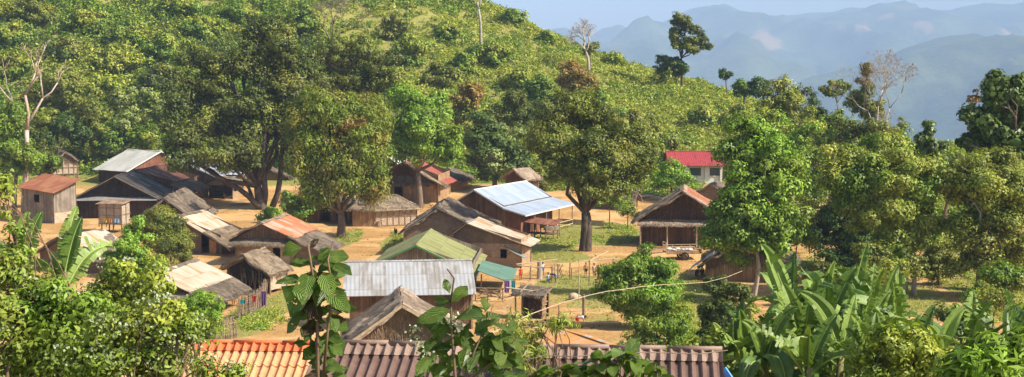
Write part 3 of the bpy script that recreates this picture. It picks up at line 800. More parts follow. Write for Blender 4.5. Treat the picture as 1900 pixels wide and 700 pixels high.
def cloth(name, label, mat, p, w, h, rz=0, seed=0, group=None):
    s = MB(); rg = np.random.default_rng(seed); n = 8
    for j in range(6):
        for i in range(n):
            def pt(i, j, o=0): x = -w/2+w*i/n; z = -h*j/6*(1+.08*math.sin(i*1.3+seed)); return (x*(1-.05*j/6), .03*math.sin(i*1.7+seed)*j/3+.015+o, z)
            s.quad(pt(i,j), pt(i+1,j), pt(i+1,j+1), pt(i,j+1)); s.quad(pt(i+1,j,.02), pt(i,j,.02), pt(i,j+1,.02), pt(i+1,j+1,.02))
    o = s.build(name, M[mat], None, True, loc=p); o.rotation_euler = (0, 0, rz)
    return tag(o, label, 'washing', group)
def off(g, rz, x, y, z): c, s_ = math.cos(rz), math.sin(rz); return (g[0]+x*c-y*s_, g[1]+x*s_+y*c, g[2]+z)
for (x, w, m_, lb) in ((-.75,.55,'yellow','folded yellow cloth drying at the left end of the woven shed front'), (-.12,.5,'orange','orange yellow cloth drying in the middle of the woven shed front'), (.65,.75,'lightblue','light blue cloth drying at the right end of the woven shed front')):
    cloth('cloth', lb, m_, off(g, R(-14), x, .17, 1.62), w, .5, R(-14), int(x*10)+20, 'washing on the woven shed')
# brown roof house
t, q = house('house', 'long house with plain brown thatched roof just right of the brown green bush', 'house', (304,367), 145.5, 3, 12.5, 3.0, 2.3, 3.6, 2.75,
  'thatch_old', 'thatch_old', wall='wood_dark', thatch=True, amp=.06, barge='wood_grey', rseed=16, dens=.8)
# patched roof house with open doorway
t, q = house('house', 'house with patched pink and cream tin roof and a black open doorway', 'house', (323,401), 134, -14, 6.5, 3.0, 2.1, 5.7, 3.0,
  'thatch_old', 'tin_cream', wall='woven_brown', amp=.03, ohe=1.3, ohf=.9, rseed=17, fop=((2.35, 3.15, .0, 1.9),), barge='wood_grey')
lean(t, 'thatch_eave', 'thatch', [(3.2,-.35,2.28+.0),(3.2,6.4,2.28),(6.1,6.4,.72),(6.1,-.35,.72)], thatch=True, amp=.05, seed=18)
s = MB(); s.box(3.3, 4.0, .72, .84, 0, 1.6); s.build('mud_panel', M['clay'], t)
# pink tin roof house
t, q = house('house', 'woven house with rusty pink striped tin roof and shaggy thatch fringe', 'house', (482,413.5), 126.5, -8, 8.0, 2.95, 1.55, 3.25, 1.35,
  'thatch', 'tin_pink', wall='woven', gable='straw_wall', gz=2.1, ohf=.9, ohe=.4, rseed=19, jit=.03, amp=.05, fop=((.9, 1.6, 0, 1.8),), pent=(2.35, 1.3, .5, 'thatch', -3.0, 3.0), dens=1.6)
lean(t, 'thatch_eave', 'thatch_old', [(2.7,-.4,2.62),(2.7,7.6,2.65),(6.0,7.0,1.15),(6.2,.2,1.0)], posts=((5.8,.6,1.1),), thatch=True, amp=.08, seed=20)
s = MB(); wall_run(s, lambda x, d, z: (x, 1.0+d, z), 2.9, 5.4, lambda x: 2.45-(x-2.7)*.42, -.3, .07); s.build('side_wall', M['woven_grey'], t)
s = MB(); s.box(1.62, 2.5, .82, .88, 0, 1.75); s.build('door', M['woven_pale'], t)
# shabby hut
t, q = house('hut', 'small shabby thatched hut with torn open gable above the bamboo fence', 'hut', (450,473), 110, -22, 3.6, 2.2, 1.15, 2.4, 1.5,
  'thatch', wall='woven_pale', gable='thatch_dark', gz=1.6, ohf=.7, ohe=.35, thatch=True, amp=.09, rseed=21, openfront=True, z0=.35, dens=1.6)
s = MB(); rg = np.random.default_rng(5)
for i in range(26):
    x = rg.uniform(-1.8, 1.9); s.tube([(x, .55+rg.normal()*.08, .1), (x+rg.normal()*.15, .5, rg.uniform(1.2, 2.2))], [.03, .02], 4)
s.build('loose_poles', M['wood_log'], t)
# cream tin roof house, lower left
t, q = house('house', 'low house with cream tin roof and brown thatched eave among the green bushes', 'house', (280,507), 99.2, -12, 7.6, 2.2, 1.3, 3.0, 1.3,
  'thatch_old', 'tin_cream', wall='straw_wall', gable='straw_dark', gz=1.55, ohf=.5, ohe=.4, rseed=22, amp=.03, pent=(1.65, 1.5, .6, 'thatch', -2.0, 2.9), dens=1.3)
lean(t, 'thatch_eave', 'thatch_old', [(2.95,-.1,1.72),(2.95,7.6,1.72),(4.7,7.2,.85),(4.7,.2,.8)], thatch=True, amp=.05, seed=24)
# tin and thatch house far left
t, q = house('house', 'low house with grey pink tin ridge and brown lower slope beside the banana leaves', 'house', (108,440), 122, -22, 6, 3.0, 1.6, 4.4, 2.2,
  'thatch_old', 'thatch_old', wall='woven_brown', rseed=25, thatch=True, amp=.05)
lean(t, 'tin_sheet', 'tin_cream', [(.05,-.15,q['H']+.1),(.05,6.1,q['H']+.1),(2.1,6.1,q['H']-.95),(2.1,-.15,q['H']-.95)], seed=26)
# low woven hut with skirt roof in the middle
g = G(697,421); t = thing('hut', 'low round ended woven hut with flat thatched roof in the middle of the village', 'hut', (g[0], g[1], g[2]), R(22))
s = MB(); wall_run(s, lambda x, d, z: (x, d, z), .02, 4.9, lambda x: 2.0, -.3, .07); s.build('front_wall', M['woven_pale'], t)
s = MB(); wall_run(s, lambda x, d, z: (-x*.92, x*.40+d, z), .0, 2.6, lambda x: 2.0, -.3, .07); s.build('end_wall', M['wood_tan'], t)
s = MB(); wall_run(s, lambda x, d, z: (4.9+x*.2, x+d*0, z) if d == 0 else (4.83+x*.2, x, z), .0, 4, lambda x: 2.0, -.3, .07); s.build('end_wall', M['wood_tan'], t)
s = MB()
for x in np.arange(0, 5, .7): s.bar((x, -.04, -.1), (x, -.04, 2.0), .06)
s.bar((-.1,-.05,.1),(5.0,-.05,.1),.07); s.bar((0,-.05,1.1),(5.0,-.05,1.1),.05); s.build('wall_poles', M['post'], t)
s = MB()
rf = [(-3.2,1.0,1.95),(-.2,-.5,1.9),(5.4,-.45,1.95),(5.6,4.2,2.0),(0,5.6,2.0),(-3.2,4.5,2.0)]; rt = [(-1.2,2.2,3.3),(.2,1.7,3.35),(3.2,1.8,3.3),(3.3,2.5,3.3),(.5,2.8,3.35),(-1.1,2.7,3.3)]
for i in range(6):
    j = (i+1) % 6
    s.slab(rt[i], rt[j], rf[j], rf[i], .13, 8, 6, .05, .05, seed=27)
    s.straws(rt[i], rt[j], rf[j], rf[i], 260, (.3,.7), .06, seed=28+i)
s.poly(rt); s.build('roof', M['thatch'], t)
s = MB(); s.bar((-.2,-.5,1.86),(5.4,-.45,1.9),.08); s.build('eave_pole', M['post_pale'], t)
# larger shaded house left behind the feathery tree
t, q = house('house', 'shaded thatched house with dark doorway behind the feathery tree trunk', 'house', (585,356), 160, -6, 7, 3.4, 1.9, 4.2, 2.1, 'thatch_old', wall='wood_brown', thatch=True, amp=.06, rseed=29, fop=((.3,1.5,0,1.8),(2.2,3.3,0,1.8)), ohf=1.0)
# big thatched house with red tin
t, q = house('house', 'big thatched house with red tin ridge and dark doorway behind the bright green tree', 'house', (747,301), 176.5, -9, 9.0, 3.4, 1.9, 5.2, 3.0,
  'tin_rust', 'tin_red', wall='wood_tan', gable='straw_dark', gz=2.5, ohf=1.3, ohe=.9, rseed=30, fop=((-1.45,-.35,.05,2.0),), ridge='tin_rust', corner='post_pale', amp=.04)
lean(t, 'thatch_eave', 'thatch', [(.5,-.25,4.99),(.5,2.4,4.99),(5.5,2.4,2.12),(5.5,-.25,2.1)], thatch=True, amp=.06, seed=31, dens=1.3)
s = MB(); c = [(-3.0,1.1,3.4),(3.2,1.1,3.4),(3.4,.2,2.35),(-3.0,.2,2.3)]; s.slab(*c, .1, 12, 4, .04, .05, seed=32); s.straws(*c, 500, (.3,.7), .06, seed=33, droop=.8); s.build('pent_roof', M['thatch_old'], t)
s = MB(); rg = np.random.default_rng(3)
for i in range(11):
    x = rg.uniform(.2, 2.4); s.tube([(x, .9, 0), (x+rg.normal()*.15, 1.2, rg.uniform(.8, 1.5))], .035, 5)
s.build('leaning_poles', M['post'], t)
t, q = house('house', 'mud walled house with thick thatched eave right of the red ridged house', 'house', (812,319), 188, -12, 8, 3.5, 1.2, 3.4, 1.25, 'thatch_old', 'thatch_old', wall='clay', thatch=True, amp=.06, rseed=34)
house('house', 'house behind the red ridged house with only its white tin ridge showing', 'house', (722,299), 200, -40, 6, 3, 1.5, 3, 1.5, 'tin_white', wall='wood_brown', rseed=35, H=2.6)
# brown thatched roof in front of green
t, q = house('house', 'grey brown thatched house with woven gable behind the green roof', 'house', (811,386), 132.2, -3, 11.0, 3.7, 2.5, 5.4, 2.6,
  'thatch_old', 'thatch_old', wall='woven_grey', gable='woven_grey', ohf=.5, ohe=.5, thatch=True, amp=.08, rseed=36, barge='wood_grey', dens=1.2)
# silver blue roof
t, q = house('house', 'large brown boarded house with smooth silver blue tin roof beside the olive tree', 'house', (879,352), 148, -26, 13.0, 2.7, 1.6, 3.5, 1.8,
  'tin_blue', wall='wood_brown', gable='wood_brown', ohf=.5, ohe=.15, th=.06, amp=.005, barge='white_paint', rseed=37, ridge='white_paint', rop=((8.5,9.6,.9,1.9),))
lean(t, 'porch_roof', 'tin_blue', [(3.52,-.0,3.24),(3.52,13.0,3.24),(6.1,13.0,2.66),(6.1,-.0,2.6)], posts=((5.9,2.6,2.55),(5.9,5.6,2.55),(5.9,9,2.55),(5.9,12.6,2.55)), amp=.005, seed=38)
s = MB(); wall_run(s, lambda x, d, z: (x, .5+d, z), 3.36, 5.3, lambda x: 3.24-(x-3.5)*.23-.1, -.4, .07); wall_run(s, lambda y, d, z: (5.3-d, y, z), .58, 5.2, lambda y: 2.72, -.4, .07, ((3.6,4.4,0,1.9),)); s.build('side_wall', M['wood_red'], t)
s = MB(); s.bar((6.1,-.03,2.53),(6.1,13.02,2.59),.04,.14); s.bar((3.5,-.03,3.15),(6.1,-.03,2.53),.04,.14); s.build('fascia', M['white_paint'], t)
s = MB(); s.box(4.0,9.6,12.9,12.94,.3,.9); s.box(6.0,6.06,5.4,12.5,.9,.98); s.box(6.0,6.06,5.4,12.5,.45,.52); s.build('veranda_rail', M['post_pale'], t)
# work table by the silver roofed house
g = G(1003,444); t = thing('table', 'rough raised wooden platform with slanting roof boards in front of the silver blue roofed house', 'platform', g, R(-26))
for (x, y) in ((-1.7,0),(1.5,0),(-1.7,1.5),(1.5,1.5),(0,0)):
    s = MB(); s.tube([(x,y,-.3),(x,y,1.6 if x < 0 else 1.4)], .06, 6); s.build('leg', M['post'], t)
s = MB(); s.slab((-2.1,1.8,2.1),(1.7,1.8,1.9),(1.8,-.2,1.5),(-2.1,-.2,1.75), .06, 6, 3, .02, .02, seed=40); s.build('board_top', M['wood_red'], t)
s = MB(); s.box(-1.7,1.5,.0,1.5,.5,.56); s.build('shelf', M['wood_brown'], t)
g = G(1022,447); t = thing('box', 'wooden feeding trough on two posts right of the raised platform', 'trough', g, R(25))
s = MB(); s.box(-.7,.9,-.3,.3,1.1,1.45); s.build('tray', M['wood_grey'], t)
for x in (-.6,.8): s = MB(); s.tube([(x,0,-.3),(x,0,1.1)], .07, 6); s.build('leg', M['post'], t)
# hut with grey and white roof
t, q = house('hut', 'woven hut with grey tin left slope and bent white tin right edge', 'hut', (864,414), 124.8, -12, 5.0, 2.1, 1.55, 5.9, 2.0,
  'tin_grey', 'tin_cream', wall='woven', gable='woven_brown', gz=2.2, ohf=.35, ohe=.9, rseed=41, barge='wood_tan', amp=.04, fop=((3.1,3.7,.9,1.7),))
lean(t, 'side_roof', 'tin_grey', [(3.4,.1,2.0),(3.4,.9,2.05),(5.6,.4,1.15),(5.5,-.5,1.1)], seed=42)
# green house
t, q = house('house', 'house with mossy yellow green tin roof in the centre of the village', 'house', (771,455), 112, -3, 11.5, 3.8, 1.75, 5.0, 2.35,
  'tin_green', wall='wood_grey', gable='wood_grey', ohf=.45, ohe=.5, barge='green_paint', rseed=43, amp=.015)
s = MB(); a_ = q['H']
lean(t, 'side_roof', 'tin_teal', [(5.02,-.4,1.75),(5.02,5.2,1.8),(8.0,4.6,1.15),(7.8,-1.4,.9)], posts=((7.5,-.6,.95),(7.6,3.6,1.05),(5.3,-.1,1.4)), seed=44, amp=.01)
t.location.z += .0
# silver roof in front
t, q = house('house', 'house with wide weathered silver white tin roof facing the camera', 'house', (875.5,488), 95, 96, 8.7, 3.9, 1.75, 1.3, .6,
  'tin_silver', wall='wood_brown', ohf=.3, ohe=.5, rseed=45, amp=.006, ridge='tin_silver', H=4.4)
# big near thatched gable
t, q = house('house', 'near thatched house with brushed straw gable just above the brown roof tiles', 'house', (746,566), 77.2, 6, 6.3, 3.4, 2.35, 3.9, 2.35,
  'thatch_pale', 'thatch_pale', wall='straw_wall', gable='straw_wall', ohf=.5, ohe=.4, thatch=True, amp=.05, rseed=46, barge='post_pale', dens=2.6)
# rust striped roof
t, q = house('house', 'low house with orange rust striped silver tin roof behind the brown tile ridge', 'house', (1166,649), 60, 28, 5.8, 3.9, .85, 2.6, .9,
  'tin_orange', wall='wood_brown', ohf=.3, rseed=47, amp=.012)
# main house with porch
t, q = house('house', 'big house with sweeping thatched roof, rust red tin back and posts along its porch', 'house', (1267,357), 138.5, -8, 9.0, 5.1, 3.2, 5.0, 3.0,
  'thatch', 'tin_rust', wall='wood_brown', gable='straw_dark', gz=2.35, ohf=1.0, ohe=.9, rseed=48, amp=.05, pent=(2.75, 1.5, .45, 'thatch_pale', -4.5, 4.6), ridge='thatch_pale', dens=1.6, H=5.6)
s = MB(); c = [(0,-.1,5.68),(0,1.5,5.68),(5.1,1.5,2.62),(5.1,-.1,2.62)]; s.slab(*c, .12, 5, 12, .04, .05, seed=49); s.straws(*c, 320, (.3,.7), .06, seed=50); s.build('thatch_edge', M['thatch_pale'], t)
for x in (-4.15,-1.5,1.4,4.1):
    s = MB(); s.tube([(x,-.3,-.2),(x,-.3,2.3)], .075, 7); s.build('porch_post', M['post_pale'], t)
s = MB(); s.box(-4.3,4.3,-.6,.98,-.3,.16); s.build('plinth', M['clay'], t)
# shaded house below the right green tree
t, q = house('house', 'rough thatched house sunk in shade under the tall green tree on the right', 'house', (1378,434), 116, -14, 7.0, 3.6, 2.6, 4.4, 2.7,
  'thatch', 'thatch', wall='wood_tan', gable='straw_wall', thatch=True, amp=.12, rseed=51, dens=1.8, H=4.1)
lean(t, 'tin_sheet', 'tin_grey', [(-2.4,-.5,2.45),(-2.4,2.4,2.45),(-4.4,2.4,1.0),(-4.4,-.5,1.0)], seed=52)
lean(t, 'board_sheet', 'wood_log', [(-.2,1.0,4.2),(-.2,4.4,4.2),(-2.6,4.4,2.6),(-2.6,1.0,2.6)], seed=53)
# thatched roof behind main house
house('house', 'low thatched roof directly behind the big porch house and in front of the white wall', 'house', (1318,337), 176, -18, 6, 2.6, 1.5, 2.8, 1.6, 'thatch_old', wall='woven_grey', thatch=True, amp=.07, rseed=54, H=2.6)
# school
t, q = house('house', 'white walled building with bright red tiled roof behind the village', 'building', (1340,284.5), 197, 90, 8.0, 4.3, 1.75, 4.3, 1.75,
  'roof_tile_red', wall='white_wall', ohf=.5, ohe=1.0, rseed=55, amp=0, H=4.0, ridge='roof_tile_red', lop=((3.4,5.0,.8,1.9),(.8,2.2,.8,1.9)))
for yy in (3.4, .8):
    w_ = 1.6 if yy > 2 else 1.4
    s = MB(); s.box(-3.38,-3.3, yy-.1, yy+w_+.1, .7, .8); s.box(-3.38,-3.3, yy-.1, yy+w_+.1, 1.9, 2.0); f_ = s.build('window_frame', M['white_paint'], t)
    s = MB(); s.box(-3.25,-3.2, yy, yy+w_, .8, 1.9); s.build('pane', M['glass'], f_)
for yy in (.5, 2.6, 5.3, 7.3): s = MB(); s.box(-3.55,-3.31, yy, yy+.28, -.3, 2.4); s.build('pilaster', M['white_wall'], t)
house('house', 'distant building showing only a scrap of red tiled roof among the right hand trees', 'building', (1521,276), 203, 90, 2.6, 2, .8, 2, .8, 'roof_tile_red', wall='white_wall', rseed=56, amp=0, H=2.6)
# roofs behind the silver blue house
house('hut', 'small thatched hut behind the silver blue roofed house under the dark trees', 'hut', (952,314), 178, -40, 3.4, 2.2, 1.2, 2.2, 1.3, 'thatch_pale', wall='wood_brown', thatch=True, amp=.05, rseed=57, H=4.2)
house('hut', 'low thatched hut with fallen thatch at the right rear of the olive tree', 'hut', (1185,352), 172, 70, 5.5, 2.0, 1.1, 2.0, 1.1, 'thatch_old', wall='woven_brown', thatch=True, amp=.12, rseed=58, H=2.3)
house('hut', 'thatched hut in deep shade right of the tall green tree', 'hut', (1497,398), 142, 20, 5, 2.2, 1.5, 2.6, 1.6, 'thatch_old', wall='woven_brown', thatch=True, amp=.08, rseed=60)
# woodshed
g = G(985,592); t = thing('woodshed', 'small thatched woodshed packed with split firewood beside the village green', 'woodshed', g, R(-20))
s = MB(); c = [(-1.3,1.6,2.15),(1.0,1.6,2.0),(1.05,-.3,1.6),(-1.35,-.3,1.8)]; s.slab(*c, .12, 7, 6, .05, .06, seed=61); s.straws(*c, 260, (.3,.6), .05, seed=62); s.build('roof', M['thatch_old'], t)
for (x, y) in ((-1.15,0),(.85,0),(-1.15,1.4),(.85,1.4)): s = MB(); s.tube([(x,y,-.3),(x,y,1.75)], .06, 6); s.build('post', M['post'], t)
s = MB(); rg = np.random.default_rng(9)
for i in range(7):
    for j in range(16):
        x = -.15+i*.15+(j % 2)*.07; z = .05+j*.1; r_ = rg.uniform(.045,.075); s.tube([(x, -.05+rg.normal()*.05, z),(x+rg.normal()*.03, .9, z)], r_, 5)
s.build('firewood', M['wood_tan'], t)
s = MB(); wall_run(s, lambda x, d, z: (x, 1.45+d, z), -1.1, .8, lambda x: 1.8, -.2, .05); s.build('back_wall', M['wood_dark'], t)
for (p, q_, i) in (((-2.6,.2,1.2),(1.5,.3,2.3),0),((-1.7,-.5,2.2),(.9,1.2,1.7),1),((-2.0,-1.4,.3),(-.2,.6,2.6),2)):
    s = MB(); s.tube([p, q_], .045, 5); s.build('roof_pole', M['post_pale'], t)
s = MB(); rg = np.random.default_rng(19)
for i in range(170):
    x, y_ = rg.normal()*1.1, rg.normal()*.5; h = max(0, .5-.35*math.hypot(x*.6, y_))*rg.uniform(0, 1); a_ = rg.uniform(0, 3.1)
    s.tube([(x-.25*math.cos(a_), y_-.25*math.sin(a_), h+.04),(x+.25*math.cos(a_), y_+.25*math.sin(a_), h+.05)], .045, 4)
g2 = G(1010,606); o = s.build('firewood_pile', M['wood_tan'], loc=g2); tag(o, 'loose heap of split firewood spilled right of the woodshed', 'firewood')
s = MB()
for i in range(70):
    x, y_ = rg.normal()*.8, rg.normal()*.4; h = max(0, .45-.35*abs(x))*rg.uniform(0, 1)
    s.tube([(x-.3, y_, h+.04),(x+.3, y_+rg.normal()*.2, h+.05)], .045, 4)
o = s.build('firewood_pile', M['wood_log'], loc=G(952,432)); tag(o, 'dark firewood heap against the side of the silver blue roofed house', 'firewood')
# ---------------------------------------------------------------- foliage library
def unit(a): return a/np.maximum(np.linalg.norm(a, axis=-1, keepdims=True), 1e-9)
def leaf_quads(C, Nn, L, Wd, rg, down=0.0, fold=.18, curl=.12, T=None):
    """one folded quad per leaf. C centres, Nn normals, L, Wd sizes"""
    n = len(C); r = rg.normal(size=(n, 3)); r[:, 2] -= down
    if T is not None: r = r*.35+T
    Tn = unit(r-Nn*np.sum(r*Nn, 1, keepdims=True)); B = np.cross(Nn, Tn)
    L = np.broadcast_to(L, (n,))[:, None]; Wd = np.broadcast_to(Wd, (n,))[:, None]
    base = C-Tn*L*.5; tip = C+Tn*L*.5-Nn*L*curl
    mid = C-Tn*L*.05
    a = mid+B*Wd*.5+Nn*Wd*fold; b = mid-B*Wd*.5+Nn*Wd*fold
    return np.stack([base, a, tip, b], 1).reshape(-1, 3)
def leaf_real(C, Nn, L, Wd, rg, T=None, down=.3, fold=.2, curl=.25, wav=0.06):
    """near leaf: 2x4 grid of quads, 8 faces, pointed; returns verts per quad"""
    n = len(C); r = rg.normal(size=(n, 3)); r[:, 2] -= down
    if T is not None: r = r*.3+T
    Tn = unit(r-Nn*np.sum(r*Nn, 1, keepdims=True)); B = np.cross(Nn, Tn)
    L = np.broadcast_to(L, (n,))[:, None]; Wd = np.broadcast_to(Wd, (n,))[:, None]
    prof = [(0, .03), (.2, .33), (.45, .5), (.72, .40), (.9, .17), (1, .01)]
    rows = []
    for (s, w) in prof:
        c = C+Tn*L*s-Nn*L*curl*s*s
        k1 = w*Wd*(1+wav*rg.normal(size=(n, 1))); k2 = w*Wd*(1+wav*rg.normal(size=(n, 1)))
        rows.append((c+B*k1+Nn*k1*fold*2*(1+wav*2*rg.normal(size=(n, 1))), c, c-B*k2+Nn*k2*fold*2*(1+wav*2*rg.normal(size=(n, 1)))))
    return rows
def real_mesh(name, rows, mats, parent=None, midx=None, loc=None):
    """shared-vertex leaves from leaf_real rows: islands stay whole"""
    n = len(rows[0][0]); K = len(rows)
    V = np.stack([v for r in rows for v in r], 1).reshape(-1, 3)  # n, K*3
    fs = []
    for k in range(K-1):
        for s_ in (0, 1):
            a = k*3+s_; fs.append((a, a+1, a+4, a+3))
    fs = np.array(fs); Fq = (fs[None]+(np.arange(n)*K*3)[:, None, None]).reshape(-1, 4)
    me = bpy.data.meshes.new(name); me.vertices.add(len(V)); me.vertices.foreach_set('co', V.astype(np.float32).ravel())
    nq = len(Fq); me.loops.add(nq*4); me.loops.foreach_set('vertex_index', Fq.astype(np.int32).ravel())
    me.polygons.add(nq); me.polygons.foreach_set('loop_start', np.arange(0, nq*4, 4, dtype=np.int32)); me.polygons.foreach_set('loop_total', np.full(nq, 4, dtype=np.int32))
    me.polygons.foreach_set('use_smooth', np.ones(nq, dtype=bool))
    for m in (mats if isinstance(mats, (list, tuple)) else [mats]): me.materials.append(m)
    if midx is not None: me.polygons.foreach_set('material_index', np.repeat(np.asarray(midx, dtype=np.int32), len(fs)))
    me.update(calc_edges=True)
    pv_ = [0, .2, .45, .72, .9, 1]
    base_uv = np.array([(x, pv_[k]) for k in range(K) for x in (1, 0, -1)], dtype=np.float32)
    ul = me.uv_layers.new(name='UVMap'); ul.data.foreach_set('uv', np.tile(base_uv[fs].reshape(-1, 2), (n, 1)).ravel())
    o = mesh_obj(name, me, parent)
    if loc is not None: o.location = loc
    return o
def crown_leaves(blobs, rg, puff=.75, per=22, leaf=.3, asp=.5, dens=1.0, up=.55, down=.2, shell=.5, flat=.7):
    """blobs: (cx, cy, cz, rx, ry, rz) in metres -> quads"""
    Cs, Ns = [], []
    for (cx, cy, cz, rx, ry, rz) in blobs:
        area = 4*math.pi*((rx*ry)**1.6/3+(rx*rz)**1.6/3+(ry*rz)**1.6/3)**(1/1.6)
        n = max(6, int(area/(puff*puff*1.9)*dens))
        d = unit(rg.normal(size=(n, 3)))
        rad = shell+(1-shell)*rg.uniform(0, 1, n)**.6
        rad *= 1+.13*rg.normal(size=n)
        pc = np.array([cx, cy, cz])+d*rad[:, None]*np.array([rx, ry, rz])
        pr = puff*rg.uniform(.5, 1.4, n)
        k = max(4, int(per*2.1))
        lo = unit(rg.normal(size=(n, k, 3))+np.array([0, 0, .25]))*(rg.uniform(.12, 1, (n, k, 1))**.5); lo[..., 2] *= flat
        c = pc[:, None]+lo*pr[:, None, None]
        nn = unit(d[:, None]*.4+lo*.95+np.array([0, 0, up*.7])+rg.normal(size=(n, k, 3))*.24)
        Cs.append(c.reshape(-1, 3)); Ns.append(nn.reshape(-1, 3))
    C = np.concatenate(Cs); N_ = np.concatenate(Ns); L = leaf*rg.uniform(.6, 1.35, len(C))
    return leaf_quads(C, N_, L, L*asp, rg, down)
def limb(mb, p, q, r0, r1, rg, n=6, sag=0.1, k=4, wob=.12):
    p = np.array(p, float); q = np.array(q, float); L = np.linalg.norm(q-p)
    pts = []; rs = []
    o = rg.normal(size=3)*wob*L; o2 = rg.normal(size=3)*wob*.4*L
    for i in range(k+1):
        s = i/k; pts.append(p+(q-p)*s+o*math.sin(math.pi*s)+o2*math.sin(2*math.pi*s)+np.array([0, 0, sag*L*math.sin(math.pi*s)]))
        rs.append(r0+(r1-r0)*s)
    mb.tube(pts, rs, n); return pts
def px_blobs(bl, Y, base, rg, depth=.85):
    out = []
    for b in bl:
        u, v, ru, rv = b[:4]; dY = b[4] if len(b) > 4 else rg.uniform(-.3, .3)*ru*Y/F
        y = Y+dY; c = P(u, v, y)-np.array(base); k = y/F
        out.append((c[0], c[1], c[2], ru*k, ru*k*depth, rv*k))
    return out
def lobes(B, rg, puff):
    """break every crown mass into lobes with creases between them"""
    out = []
    for (x, y, z, a, b, c) in B:
        if min(a, c) < puff*1.3: out.append((x, y, z, a, b, c)); continue
        n = 9 if a*c > 6*puff*puff else 6
        d = unit(rg.normal(size=(n, 3))+np.array([0, -.25, .25]))
        for i in range(n):
            q = rg.uniform(.5, .98); s_ = rg.uniform(.24, .56)
            out.append((x+d[i, 0]*a*q, y+d[i, 1]*b*q, z+d[i, 2]*c*q, a*s_, b*s_, c*s_*rg.uniform(.7, 1)))
        out.append((x, y, z, a*.5, b*.5, c*.5))
    return out
SEED = [100]
def tree(label, bl, Y=None, base=None, mat='l_mid', bark='bark_mid', leaf=.3, asp=.5, puff=.75, per=22, dens=1.0, r=.22, fork=None, name='tree', cat='tree', group=None,
         up=.55, down=.2, shell=.5, trunk=None, two=None, flat=.7, depth=.85, limbs=True, ru_=None):
    SEED[0] += 1; rg = np.random.default_rng(SEED[0])
    if base is not None and Y is None: b = G(*base); Y = b[1]
    else:
        u0 = base[0] if base is not None else bl[0][0]; a_, _ = ray(u0, 350); b = np.array([a_*Y, Y, terr(a_*Y, Y)])
    t = thing(name, label, cat, b, 0, group)
    B = px_blobs(bl, Y, b, rg, depth)
    cz0 = min(c[2]-c[5] for c in B); cc = np.mean([c[:3] for c in B], 0); top = max(c[2]+c[5] for c in B)
    tm = MB()
    if fork is not None: fp = P(fork[0], fork[1], Y)-b
    else: fp = np.array([cc[0]*.5, cc[1]*.5, max(cz0+.15*(top-cz0), .35*top)])
    trunks = trunk or [(0.0, 0.0)]
    for (ox, oy) in trunks:
        limb(tm, (ox, oy, -.4), fp+np.array([ox*.6, oy*.6, 0]), r*1.25, r*.8, rg, 8, 0, 5, .025)
    if limbs:
        for c in B:
            e = np.array(c[:3]); pts = limb(tm, fp, e, r*.6, r*.16, rg, 5)
            for _ in range(4):
                q = e+unit(rg.normal(size=3)+np.array([0, 0, .3]))*np.array(c[3:])*.8
                limb(tm, pts[2 if rg.uniform() < .5 else 3], q, r*.22, r*.05, rg, 4, 0, 3)
    tm.build('trunk', M[bark], t, True)
    V = crown_leaves(lobes(B, rg, puff), rg, puff*.95, per, leaf, asp, dens, up, down, shell, flat)
    nq = len(V)//4
    if two:
        mi = np.zeros(nq, dtype=np.int32); cen = V.reshape(-1, 4, 3).mean(1)
        f = np.sin(cen[:, 0]*two[1]+1.3*np.sin(cen[:, 2]*two[1]*.9+SEED[0]))+np.sin(cen[:, 2]*two[1]*1.1+cen[:, 1]*two[1])
        mi[f+rg.normal(size=nq)*.25 > two[2]] = 1
        np_quads('crown', V, nq, [M[mat], M[two[0]]], t, mi)
    else: np_quads('crown', V, nq, M[mat], t)
    return t
def bare(label, base, top, Y=None, r=.16, spread=1.0, bark='bark_pale', depth=5, nb=3, lean_=0, name='bare_tree', cat='bare tree', leaves=None, twig=1.0, start=.4):
    SEED[0] += 1; rg = np.random.default_rng(SEED[0])
    if Y is None: b = G(*base); Y = b[1]
    else: a_, _ = ray(base[0], 350); b = np.array([a_*Y, Y, terr(a_*Y, Y)])
    tp = P(top[0], top[1], Y)-b; Ht = np.linalg.norm(tp)
    t = thing(name, label, cat, b); tm = MB(); tips = []
    def rec(p, d, L, rr, dep):
        d = unit(d[None])[0]; e = p+d*L
        m = p+d*L*.5+rg.normal(size=3)*L*.06
        tm.tube([p, m, e], [rr, rr*.85, rr*.68], 5 if dep < 3 else 4); tips.append(e)
        if dep <= 0: return
        for _ in range(nb if dep > 1 else nb+1):
            nd = d*.9+unit(rg.normal(size=3)[None])[0]*.62*spread+np.array([0, 0, .12])
            rec(e, nd, L*rg.uniform(.55, .8), max(rr*.58, .012*twig), dep-1)
    limb(tm, (0, 0, -.3), tp*start, r*1.2, r*.8, rg, 7, 0, 5, .03)
    rec(tp*start, tp+rg.normal(size=3)*.05*Ht, Ht*(1-start)*.36, r*.75, depth)
    rec(tp*start*.99, tp+np.array([-.45*Ht*spread, 0, 0]), Ht*(1-start)*.33, r*.55, depth-1)
    rec(tp*start*1.05, tp+np.array([.45*Ht*spread, .1*Ht, 0]), Ht*(1-start)*.33, r*.55, depth-1)
    tm.build('trunk', M[bark], t, True)
    if leaves:
        T_ = np.array(tips); n = leaves[1]; c = T_[rg.integers(len(T_)//3, len(T_), n)]+rg.normal(size=(n, 3))*.35
        np_quads('crown', leaf_quads(c, unit(rg.normal(size=(n, 3))+np.array([0, 0, .6])), leaves[2], leaves[2]*.5, rg), n, M[leaves[0]], t)
    return t
